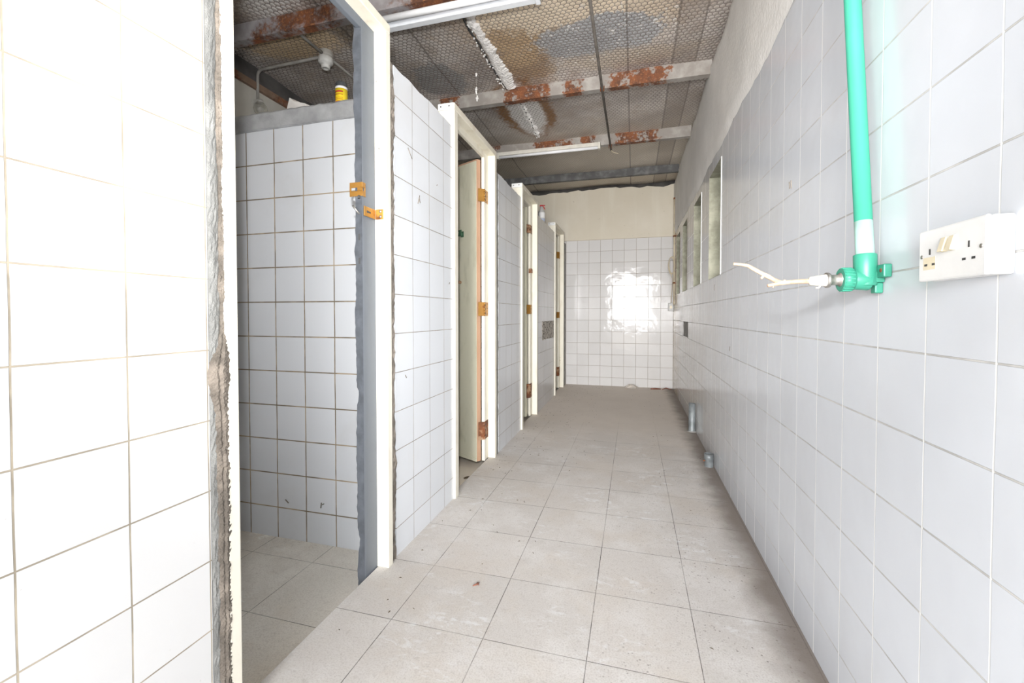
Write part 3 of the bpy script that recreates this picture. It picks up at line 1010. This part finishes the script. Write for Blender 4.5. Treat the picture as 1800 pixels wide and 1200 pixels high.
# latch plates on the second door
base = dc + dn * 0.048
t = tag(MB().obox(base + dd * 0.16 + Vector((0, 0, 1.905)), dd * 0.03, dn * 0.004, (0, 0, 0.05)).link('latch_keeper', 'green_plate', None), 'green metal latch plate standing off the half-open door', 'latch')
m = MB()
o0 = base + dn * 0.05 + Vector((0, 0, 1.905))
for a, b, z0, z1 in ((0.13, 0.255, 0.0, 0.016), (0.13, 0.255, 0.036, 0.052), (0.13, 0.16, 0.016, 0.036), (0.215, 0.255, 0.016, 0.036)):
    m.obox(o0 + dd * a + Vector((0, 0, z0)), dd * (b - a), dn * 0.003, (0, 0, z1 - z0))
m.link('slotted_plate', 'green_plate', t)
MB().obox(base + dd * 0.17 + Vector((0, 0, 1.92)), dd * 0.01, dn * 0.052, (0, 0, 0.02)).link('bracket', 'green_plate', t)
m = MB().tube([base + dd * 0.2 + Vector((0, 0, 1.52)), base + dd * 0.2 + dn * 0.035 + Vector((0, 0, 1.52))], 0.012, 12)
tag(m.link('bolt_stub', 'rusty_iron'), 'small rusty bolt stub on the half-open door below the green plate', 'bolt')

# hasps on the first frame
ys = DOOR[0][2] - 0.105
t = thing('hasp', (XE, ys, 1.79), 'upper gold slotted hasp plate sticking out from grey inner edge of first frame', 'hasp', 'hasps of the first frame')
m = MB()
for a, b, z0, z1 in ((-1.274, -1.207, 1.788, 1.812), (-1.274, -1.207, 1.828, 1.852), (-1.274, -1.266, 1.812, 1.828), (-1.233, -1.207, 1.812, 1.828)):
    m.box(a, b, ys - 0.0045, ys - 0.001, z0, z1)
m.link('slotted_plate', 'brass', t, 0.0008)
m = MB()
for z0, z1 in ((1.788, 1.812), (1.828, 1.852)):
    m.box(XS + 0.0005, XS + 0.0035, ys - 0.004, ys + 0.022, z0, z1)
m.box(XS + 0.0005, XS + 0.0035, ys - 0.004, ys + 0.002, 1.812, 1.828).box(XS + 0.0005, XS + 0.0035, ys + 0.014, ys + 0.022, 1.812, 1.828)
m.link('folded_flap', 'brass', t, 0.0008)
MB().tube([(XE + 0.013, ys - 0.006, 1.776), (XE + 0.013, ys - 0.006, 1.79)], 0.006, 10).link('pin', 'slot_dark', t)

t = thing('hasp', (XS, 1.8, 1.70), 'lower gold hasp with keyhole, screwed to cream reveal of first frame', 'hasp', 'hasps of the first frame')
MB().box(XS + 0.004, XS + 0.007, ys + 0.005, 1.845, 1.700, 1.745).link('keyhole_plate', 'brass', t, 0.0008)
b = MB().box(XS + 0.006, XS + 0.045, 1.848, 1.8545, 1.700, 1.748).link('fixing_leaf', 'brass', t, 0.0008)
for zz in (1.712, 1.737):
    MB().lathe((XS + 0.032, 1.848, zz), [(0, 0.004), (0.006, 0.002), (0.007, 0)], (0, -1, 0), 10).link('screw', 'steel', b)
m = MB().lathe((XS + 0.0072, ys + 0.03, 1.722), [(0, 0.001), (0.006, 0.0008), (0.006, 0)], (1, 0, 0), 10).box(XS + 0.0072, XS + 0.008, ys + 0.03, ys + 0.055, 1.718, 1.726)
m.link('keyhole', 'slot_dark', t)
MB().tube([(XE + 0.012, ys - 0.002, 1.705), (-1.247, ys - 0.02, 1.742)], 0.0045, 10).link('bolt_pin', 'steel', t)

t = thing('hasp', (XS, 5.1, 1.76), 'small rusty hasp on the frame of the third stall', 'hasp')
MB().box(XS - 0.02, XS + 0.02, 5.128, 5.136, 1.745, 1.80).link('slotted_plate', 'rusty_iron', t)
MB().box(XS, XS + 0.012, 5.136, 5.2, 1.75, 1.795).link('fixing_leaf', 'rusty_iron', t)

# ---------------------------------------------------------------- fluorescent lights


def batten(x0, x1, y, ztop, label, front):
    t = thing('fluorescent_light', ((x0 + x1) / 2, y, ztop), label, 'light', 'fluorescent tube lights')
    if front:      # near fitting: tube on the camera's side of a flat white batten
        MB().box(x0, x1, y, y + 0.05, ztop - 0.06, ztop - 0.004).link('batten', 'batten_white', t, 0.004)
        ty, tz, r = y - 0.045, ztop - 0.03, 0.021
    else:
        MB().box(x0, x1, y, y + 0.05, ztop - 0.045, ztop).link('batten', 'batten_cream', t, 0.004)
        ty, tz, r = y + 0.012, ztop - 0.064, 0.0175
    MB().tube([(x0 + 0.03, ty, tz), (x1 - 0.03, ty, tz)], r, 18).link('tube', 'tube_glass', t)
    for a in (x0, x1 - 0.03):
        MB().box(a, a + 0.03, min(ty, y) - 0.012, y + 0.05, min(tz, ztop - .05) - 0.02, ztop - 0.004).link('end_holder', 'batten_white' if front else 'batten_cream', t, 0.003)
    return t


batten(-1.80, -0.58, 2.70, zc(2.62) - 0.118, 'near fluorescent light under the roof above the first door frame', True)
batten(-1.72, -0.40, 5.40, zc(5.48) - 0.10, 'far fluorescent light hanging at the third purlin, past the second door', False)

# ---------------------------------------------------------------- wiring over the first stall
LX, LY = -2.465, 3.08
zl = zc(LY)
t = thing('ceiling_lamp_holder', (LX, LY, zl), 'round white lamp holder with empty socket on the ceiling above first stall', 'lamp holder')
MB().lathe((LX, LY, zl), [(0.052, 0.01), (0.055, -0.02), (0.05, -0.045), (0.0, -0.046)]).link('junction_box', 'conduit_pale', t)
MB().lathe((LX, LY - 0.004, zl - 0.044), [(0.052, 0.0), (0.058, -0.008), (0.058, -0.045), (0.05, -0.055), (0.04, -0.058), (0.04, -0.064), (0.0, -0.064)]).link('rose', 'lamp_white', t)
h = MB().lathe((LX, LY - 0.004, zl - 0.105), [(0.034, 0.0), (0.036, -0.012), (0.033, -0.03), (0.02, -0.034), (0.016, -0.02), (0.0, -0.02)]).link('socket', 'lamp_white', t)
MB().lathe((LX, LY - 0.004, zl - 0.124), [(0.015, 0), (0.0, -0.003)]).link('contact', 'slot_dark', h)


def bend(pts, r=0.06, n=6):
    """round the corners of a polyline"""
    pts = [Vector(p) for p in pts]
    out = [pts[0]]
    for i in range(1, len(pts) - 1):
        a, b, c = pts[i - 1], pts[i], pts[i + 1]
        p = b + (a - b).normalized() * min(r, (a - b).length / 2)
        q = b + (c - b).normalized() * min(r, (c - b).length / 2)
        for k in range(n + 1):
            s = k / n
            out.append(p * (1 - s) ** 2 + b * 2 * s * (1 - s) + q * s * s)
    return out + [pts[-1]]


zz = zl - 0.03
tag(MB().tube(bend([(LX - 0.05, LY, zz), (XO + 0.03, LY, zz - 0.01), (XO + 0.03, LY + 0.0, 3.09)]), 0.0125, 12).link('conduit', 'conduit_grey'), 'grey conduit from round lamp holder bending down outer wall to glass lamp', 'conduit', 'conduits over the first stall')
tag(MB().tube(bend([(LX, LY - 0.05, zz), (LX, 2.745, zz), (-1.45, 2.745, zz - 0.02)]), 0.0125, 12).link('conduit', 'conduit_grey'), 'grey conduit bending from lamp holder and running along the rusty purlin', 'conduit', 'conduits over the first stall')
tag(MB().tube([(LX + 0.01, LY + 0.05, zz), (LX + 0.01, 4.05, zz + 0.01)], 0.0105, 12).link('conduit', 'conduit_grey'), 'grey conduit running from lamp holder away over the yellow tin', 'conduit', 'conduits over the first stall')


def glass_mat():
    t = NT('jar_glass')
    t.put(t.b.inputs['Transmission Weight'], 0.85)
    t.b.inputs['IOR'].default_value = 1.3
    M['jar_glass'] = t.done((0.80, 0.79, 0.74), 0.08)


glass_mat()
t = thing('wall_lamp', (XO, LY, 3.07), 'small glass jar lamp on outer wall at the end of the conduit', 'lamp')
MB().lathe((XO + 0.055, LY, 3.09), [(0.0, 0.0), (0.03, -0.004), (0.05, -0.03), (0.055, -0.06), (0.045, -0.09), (0.02, -0.11), (0, -0.112)]).link('glass_jar', 'jar_glass', t)
MB().lathe((XO + 0.055, LY, 3.105), [(0.0, 0.01), (0.022, 0.008), (0.026, -0.008), (0.024, -0.022), (0, -0.022)]).link('cap', 'conduit_pale', t)
MB().box(XO, XO + 0.05, LY - 0.02, LY + 0.02, 3.07, 3.11).link('wall_bracket', 'conduit_pale', t)
MB().lathe((XO + 0.055, LY, 3.05), [(0.0, 0.0), (0.018, -0.01), (0.022, -0.03), (0.012, -0.05), (0, -0.052)]).link('bulb', 'lamp_white', t)

# conduit along the corridor ceiling
zk = zc(4) - 0.135
cd = MB().tube([(-0.285, 2.4, zk), (-0.287, 4.08, zk + 0.005), (-0.285, 5.62, zk + 0.02)], 0.0115, 12).link('ceiling_conduit', 'conduit_dark')
tag(cd, 'thin dark conduit running along the corridor ceiling under the purlins', 'conduit')
for yy in (4.07, 5.47):
    MB().tube([(-0.30, yy - 0.012, zk + 0.03), (-0.302, yy - 0.012, zk - 0.014), (-0.272, yy - 0.012, zk - 0.014), (-0.27, yy - 0.012, zk + 0.03)], 0.005, 8).link('pipe_clip', 'rusty_iron', cd)
MB().tube(bend([(-0.285, 5.60, zk + 0.02), (-0.27, 5.60, zk - 0.01), (-0.19, 5.58, zk - 0.05)], 0.02), 0.005, 8).link('loose_wire', 'cable', cd)

# hanging crumbs on a thread under the ceiling
hs = MB().tube([(-1.36, 3.68, zc(3.68) + 0.01), (-1.362, 3.68, 3.15)], 0.0008, 5).link('hanging_crumbs', 'foam')
tag(hs, 'white foam crumbs dangling on a thread above the partition', 'foam crumbs')
random.seed(4)
for zz, r in ((3.385, 0.012), (3.37, 0.009), (3.265, 0.009), (3.25, 0.013), (3.23, 0.010), (3.215, 0.009), (3.19, 0.008), (3.17, 0.015), (3.15, 0.008)):
    x = -1.361 + random.uniform(-.006, .006)
    MB().lathe((x, 3.68, zz), [(0, -r), (r * .8, -r * .5), (r, 0.001), (r * .65, r * .7), (0, r)], (0.2, 0.1, 1), 8).link('crumb', 'foam', hs)

# ---------------------------------------------------------------- things left on the walls
t = thing('yellow_tin', (-1.588, 2.11, 2.407), 'yellow round tin with black lid on cement cap of first divider', 'tin')
MB().lathe((-1.588, 2.11, 2.407), [(0.0, 0.0), (0.031, 0.0), (0.033, 0.004), (0.033, 0.092), (0.0, 0.092)]).link('body', 'yellow_can', t)
MB().lathe((-1.588, 2.11, 2.499), [(0.0335, 0.0), (0.0335, 0.012), (0.03, 0.014), (0, 0.014)]).link('white_collar', 'white_plastic', t)
MB().lathe((-1.588, 2.11, 2.513), [(0.031, 0.0), (0.031, 0.022), (0.028, 0.026), (0, 0.026)]).link('lid', 'black_plastic', t)
m = MB()
ang = [math.radians(a) for a in range(-130, -30, 10)]
for a, b in zip(ang, ang[1:]):
    for z0, z1 in ((2.424, 2.428), (2.436, 2.439), (2.446, 2.448), (2.463, 2.466), (2.476, 2.484)):
        m.quad(*[(-1.588 + 0.0334 * math.cos(q), 2.11 + 0.0334 * math.sin(q), z) for q, z in ((a, z0), (b, z0), (b, z1), (a, z1))])
m.link('printed_band', 'red_plastic', t)

m = MB()
A = [(-1.935, 2.075, 2.409), (-1.915, 2.08, 2.489), (-1.88, 2.075, 2.462), (-1.80, 2.07, 2.437), (-1.80, 2.07, 2.409)]
B = [(x + 0.012, y + 0.065, z + (0.004 if z > 2.41 else 0)) for x, y, z in A]
n = len(A)
m.add(A + B, [tuple(range(n)), tuple(range(2 * n - 1, n - 1, -1))] + [(i, (i + 1) % n, n + (i + 1) % n, n + i) for i in range(n)])
tag(m.link('paper_scrap', 'paper'), 'crumpled whitish paper scrap on cement cap left of yellow tin', 'paper')

SX, SY, SZ = -1.212, 5.80, ZT + 0.004
t = thing('spray_bottle', (SX, SY, SZ), 'clear spray bottle with red trigger standing on top of far partition', 'spray bottle')
MB().lathe((SX, SY, SZ), [(0, 0), (0.044, 0), (0.047, 0.006), (0.047, 0.13), (0.04, 0.15), (0.024, 0.17), (0.022, 0.21), (0, 0.21)]).link('bottle', 'grey_plastic', t)
MB().lathe((SX, SY, SZ + 0.055), [(0.0478, 0.0), (0.0478, 0.07)]).link('label', 'white_plastic', t)
MB().lathe((SX, SY, SZ + 0.008), [(0.0476, 0.0), (0.0476, 0.035)]).link('label_base', 'label_blue', t)
m = MB().box(SX - 0.022, SX + 0.016, SY - 0.013, SY + 0.013, SZ + 0.211, SZ + 0.232).box(SX + 0.016, SX + 0.048, SY - 0.007, SY + 0.007, SZ + 0.219, SZ + 0.231)
m.obox((SX + 0.02, SY - 0.008, SZ + 0.215), (0.012, 0, 0), (0, 0.016, 0), (0.02, 0, -0.045))
m.link('trigger_head', 'red_plastic', t, 0.003)

# ---------------------------------------------------------------- green water pipe with plugged tap outlet
GX, GY, GZ = 0.604, 1.392, 1.336
t = thing('water_pipe', (GX, GY, GZ), 'green plastic water pipe running down the right wall to a tap elbow', 'pipe')
P0, P1 = Vector((GX, GY - 0.002, GZ + 0.03)), Vector((GX, GY + 0.262, 3.44))
L = lambda s: P0 + (P1 - P0) * s
MB().tube([L(0.06), L(1.0)], 0.0205, 24).link('pipe', 'green_pipe', t)
tag(MB().tube([L(0.0), L(0.062)], 0.0208, 24).link('pale_band', 'pale_green', t), 'pale chalky lower end of the pipe')
MB().tube([(GX, GY, GZ - 0.018), (GX, GY, GZ + 0.03), L(0.018)], 0.0265, 24).link('elbow_body', 'fitting_green', t, 0.003)
MB().tube([(GX + 0.01, GY, GZ - 0.004), (GX - 0.035, GY, GZ)], 0.027, 24).link('elbow_outlet', 'fitting_green', t, 0.003)
m = MB().tube([(GX - 0.030, GY, GZ), (GX - 0.058, GY, GZ)], 0.031, 28)
for k in range(20):
    a = 2 * PI * k / 20
    u = Vector((0, math.cos(a), math.sin(a)))
    v = Vector((0, -math.sin(a), math.cos(a)))
    m.obox(Vector((GX - 0.056, GY, GZ)) + u * 0.030 - v * 0.0016, (0.022, 0, 0), v * 0.0032, u * 0.003)
m.link('ribbed_collar', 'fitting_green', t)
m = MB().box(XR - 0.02, XR - 0.001, GY - 0.052, GY - 0.018, GZ + 0.002, GZ + 0.036).box(XR - 0.02, XR - 0.001, GY - 0.012, GY + 0.012, GZ - 0.038, GZ - 0.01)
m.box(GX + 0.01, XR - 0.001, GY - 0.02, GY + 0.02, GZ - 0.01, GZ + 0.02)
lug = m.link('wall_lug', 'fitting_green', t, 0.003)
MB().lathe((XR - 0.0195, GY - 0.038, GZ + 0.02), [(0, 0.002), (0.005, 0.0015), (0.006, 0)], (-1, 0, 0), 12).link('screw', 'rusty_iron', lug)
m = MB().lathe((GX - 0.055, GY, GZ), [(0.019, 0), (0.019, 0.004), (0.0145, 0.006), (0.0145, 0.026), (0.019, 0.028), (0.021, 0.031), (0.021, 0.037), (0.012, 0.038)], (-1, 0, -0.02))
m.link('steel_nipple', 'steel', t)
random.seed(9)
prof = [(0.0175, 0.036)] + [(0.0175 - 0.006 * k / 10 + random.uniform(-.0008, .0008), 0.037 + 0.004 * k) for k in range(11)] + [(0.0, 0.079)]
MB().lathe((GX - 0.055, GY, GZ), prof, (-1, 0, -0.03), 16).link('tape_wrap', 'tape', t)
MB().tube(bend([(GX - 0.105, GY - 0.004, GZ - 0.012), (GX - 0.11, GY - 0.006, GZ - 0.022), (GX - 0.118, GY - 0.006, GZ - 0.021)], .004), 0.0025, 6).link('loose_tape_end', 'tape', t)

tw = MB()
tw.tube([(0.476, GY, 1.334), (0.45, GY + .001, 1.3335), (0.425, GY, 1.332), (0.40, GY - .001, 1.330), (0.385, GY, 1.326), (0.368, GY - .002, 1.3225)], [0.0065, 0.0066, 0.006, 0.0068, 0.005, 0.0042], 10)
tw.tube([(0.402, GY, 1.331), (0.385, GY, 1.339), (0.37, GY, 1.349), (0.352, GY, 1.359), (0.335, GY, 1.370), (0.318, GY, 1.381), (0.30, GY, 1.3855), (0.279, GY, 1.388)], [0.006, 0.006, 0.0064, 0.0055, 0.0055, 0.005, 0.0042, 0.0038], 10)
tw.tube([(0.36, GY, 1.354), (0.354, GY - .003, 1.347), (0.351, GY - .004, 1.343)], [0.004, 0.0035, 0.003], 8)
tw.tube([(0.384, GY, 1.326), (0.382, GY - 0.002, 1.316)], [0.003, 0.002], 8)
tw.lathe((0.41, GY - 0.004, 1.3355), [(0.004, 0), (0.003, 0.003), (0, 0.004)], (0, -0.6, 0.8), 8)
tag(tw.link('twig_plug', 'twig', None, loc=(0.476, GY, 1.334)), 'forked pale twig stuck into taped outlet of the green pipe', 'twig')

# ---------------------------------------------------------------- socket
FXS = 0.600
t = thing('double_socket', (XR, 1.062, 1.311), 'white double power socket with cream switches on right wall', 'socket')
y0, y1, z0, z1 = 0.966, 1.156, 1.311, 1.419
MB().box(FXS + 0.009, XR - 0.001, y0, y1 - 0.004, z0 + 0.001, z1 - 0.001).link('back_box', 'white_plastic', t, 0.004)
pl = MB().box(FXS, FXS + 0.008, y0, y1, z0, z1).link('face_plate', 'white_plastic', t, 0.004)
for yy in (1.050, 1.073):
    m = MB()
    m.add([(FXS + .001, yy - .0085, 1.366), (FXS + .001, yy + .0085, 1.366), (FXS + .001, yy + .0085, 1.396), (FXS + .001, yy - .0085, 1.396),
           (FXS - .010, yy - .0075, 1.367), (FXS - .010, yy + .0075, 1.367), (FXS - .003, yy + .0075, 1.395), (FXS - .003, yy - .0075, 1.395)],
          [(0, 1, 2, 3), (4, 7, 6, 5), (0, 4, 5, 1), (2, 6, 7, 3), (1, 5, 6, 2), (0, 3, 7, 4)])
    m.link('rocker_switch', 'aged_plastic', t, 0.001)
for yc in (1.008, 1.118):
    m = MB()
    m.box(FXS - 0.0004, FXS + 0.002, yc - 0.002, yc + 0.002, 1.366, 1.378)
    for s in (-0.012, 0.012):
        m.box(FXS - 0.0004, FXS + 0.002, yc + s - 0.0045, yc + s + 0.0045, 1.343, 1.3475)
    m.link('pin_slots', 'slot_dark', pl)
for yc in (0.978, 1.144):
    MB().lathe((FXS, yc, 1.364), [(0, 0.001), (0.004, 0.0008), (0.004, 0)], (-1, 0, 0), 10).link('screw', 'steel', pl)
tag(MB().box(FXS - 0.0003, FXS + 0.002, 1.10, 1.139, 1.335, 1.361).link('brown_scorch', 'aged_plastic', pl), 'brown scorch mark round the left outlet')
# pins on top of the scorch
m = MB().box(FXS - 0.0008, FXS + 0.002, 1.116, 1.120, 1.366, 1.378)
for s in (-0.012, 0.012):
    m.box(FXS - 0.0008, FXS + 0.002, 1.118 + s - 0.0045, 1.118 + s + 0.0045, 1.343, 1.3475)
m.link('pin_slots', 'slot_dark', pl)

# ---------------------------------------------------------------- pipes at the foot of the right wall
t = thing('drain_stub', (0.605, 4.925, 0), 'tall grey metal pipe stub standing on floor at the right wall', 'pipe', 'pipe stubs by the right wall')
MB().lathe((0.604, 4.925, 0), [(0.034, 0), (0.034, 0.30), (0.030, 0.30), (0.029, 0.22), (0, 0.22)]).link('pipe', 'zinc', t)
MB().lathe((0.604, 4.925, 0), [(0.050, 0), (0.046, 0.006), (0.035, 0.009)]).link('mortar_ring', 'cement', t)
t = thing('drain_stub', (0.600, 3.82, 0), 'short wide grey pipe stub on floor, nearer the camera than the tall one', 'pipe', 'pipe stubs by the right wall')
MB().lathe((0.600, 3.82, 0), [(0.033, 0), (0.033, 0.055), (0.037, 0.057), (0.037, 0.105), (0.031, 0.105), (0.030, 0.03), (0, 0.03)]).link('pipe', 'zinc', t)
MB().box(0.555, 0.57, 3.805, 3.815, 0.045, 0.052).link('wire_clip', 'rusty_iron', t)

# ---------------------------------------------------------------- pipe, cable and switch in the far corner
t = thing('corner_pipe', (0.622, 7.42, 1.4), 'thin brownish pipe standing in the far right corner', 'pipe')
MB().tube([(0.625, 7.42, 1.40), (0.624, 7.42, 2.35), (0.624, 7.42, 3.12)], 0.014, 12).link('pipe', 'cable', t)
for zz in (1.75, 2.5, 3.1):
    MB().box(0.605, XR, 7.395, 7.445, zz - 0.012, zz + 0.012).link('pipe_clip', 'rusty_iron', t)
t = thing('switch_box', (0.62, 7.62, 1.30), 'small pale switch box on a cable in far right corner', 'switch')
MB().box(0.555, XR - 0.001, YB - 0.055, YB - 0.001, 1.30, 1.43).link('box', 'grey_plastic', t, 0.006)
MB().box(0.58, 0.615, YB - 0.062, YB - 0.054, 1.34, 1.39).link('rocker', 'aged_plastic', t, 0.003)
m = MB()
for k in range(3):
    pts = []
    for q in range(25):
        a = 2 * PI * q / 24
        pts.append((0.578 + 0.045 * math.cos(a) + 0.004 * k, 7.37 - 0.012 * k + 0.02 * math.sin(a), 2.02 + 0.135 * math.sin(a) + 0.006 * k))
    m.tube(pts, 0.0055, 8, False)
m.tube(bend([(0.57, 7.36, 1.90), (0.60, 7.38, 1.78), (0.61, 7.60, 1.70), (0.60, 7.66, 1.435)], .05), 0.0055, 8)
tag(m.link('cable_coil', 'cable'), 'loop of beige cable hung on the far corner pipe', 'cable')

# ---------------------------------------------------------------- litter on the floor
random.seed(33)
m = MB()
for k in range(260):
    y = random.uniform(3.2, 7.6) if k % 9 else random.uniform(1.3, 3.2)
    x = random.choice([random.uniform(-1.1, 0.6), -1.12 + abs(random.gauss(0, 0.16)), random.uniform(-.9, -.4)])
    if x > 0.58 or x < -1.13:
        continue
    a, l, w = random.uniform(0, PI), random.uniform(0.003, 0.011), random.uniform(0.0015, 0.004)
    u, v = Vector((math.cos(a), math.sin(a), 0)), Vector((-math.sin(a), math.cos(a), 0))
    c = Vector((x, y, 0.0005))
    m.add([c - u * l, c + v * w + Vector((0, 0, .003)), c + u * l, c - v * w + Vector((0, 0, .001)), c + Vector((0, 0, 0.004))], [(0, 1, 4), (1, 2, 4), (2, 3, 4), (3, 0, 4)])
tag(m.link('floor_crumbs', 'leaf_crumb'), 'scattered dark leaf crumbs and grit on corridor floor', 'debris', None, 'stuff')
m = MB()
random.seed(5)
ring = []
for i in range(5):
    for k in range(14):
        a = 2 * PI * k / 14
        r = (0.105, 0.095, 0.07, 0.04, 0.0)[i] * random.uniform(0.8, 1.2)
        ring.append((-0.03 + 1.15 * r * math.cos(a), 7.57 + 0.5 * r * math.sin(a), (0.001, 0.016, 0.034, 0.05, 0.052)[i] * random.uniform(.8, 1.25)))
m.add(ring, [(i * 14 + k, i * 14 + (k + 1) % 14, (i + 1) * 14 + (k + 1) % 14, (i + 1) * 14 + k) for i in range(4) for k in range(14)])
tag(m.link('rag', 'rag'), 'crumpled pale rag on floor at foot of the tiled end wall', 'rag')
m = MB().tube([(0.28, 7.50, 0.012), (0.36, 7.52, 0.014), (0.44, 7.53, 0.012)], [0.009, 0.012, 0.008], 8)
tag(m.link('stick', 'red_stick'), 'short dark stick lying on floor right of the rag', 'stick')
m = MB().tube([(0.46, 7.50, 0.010), (0.52, 7.54, 0.03), (0.60, 7.52, 0.012)], [0.006, 0.009, 0.006], 8)
tag(m.link('stick', 'red_stick'), 'reddish stick in the far right corner of the floor', 'stick')
m = MB().tube([(-1.29, 3.18, ZS + 0.006), (-1.27, 3.20, ZS + 0.008), (-1.25, 3.23, ZS + 0.006)], [0.006, 0.009, 0.004], 8)
tag(m.link('dry_leaf', 'leaf_crumb'), 'dry leaf on floor below the half-open door', 'leaf')
m = MB().tube([(-0.70, 1.83, 0.003), (-0.685, 1.845, 0.004), (-0.68, 1.86, 0.003)], [0.002, 0.004, 0.002], 6).tube([(-0.69, 1.86, .003), (-0.675, 1.84, .004)], 0.0022, 6)
tag(m.link('leaf_scrap', 'red_stick'), 'tiny dark reddish scrap lying on a floor tile near the first frame', 'scrap')

for o in S.objects:
    if '_w' in o:
        del o['_w']
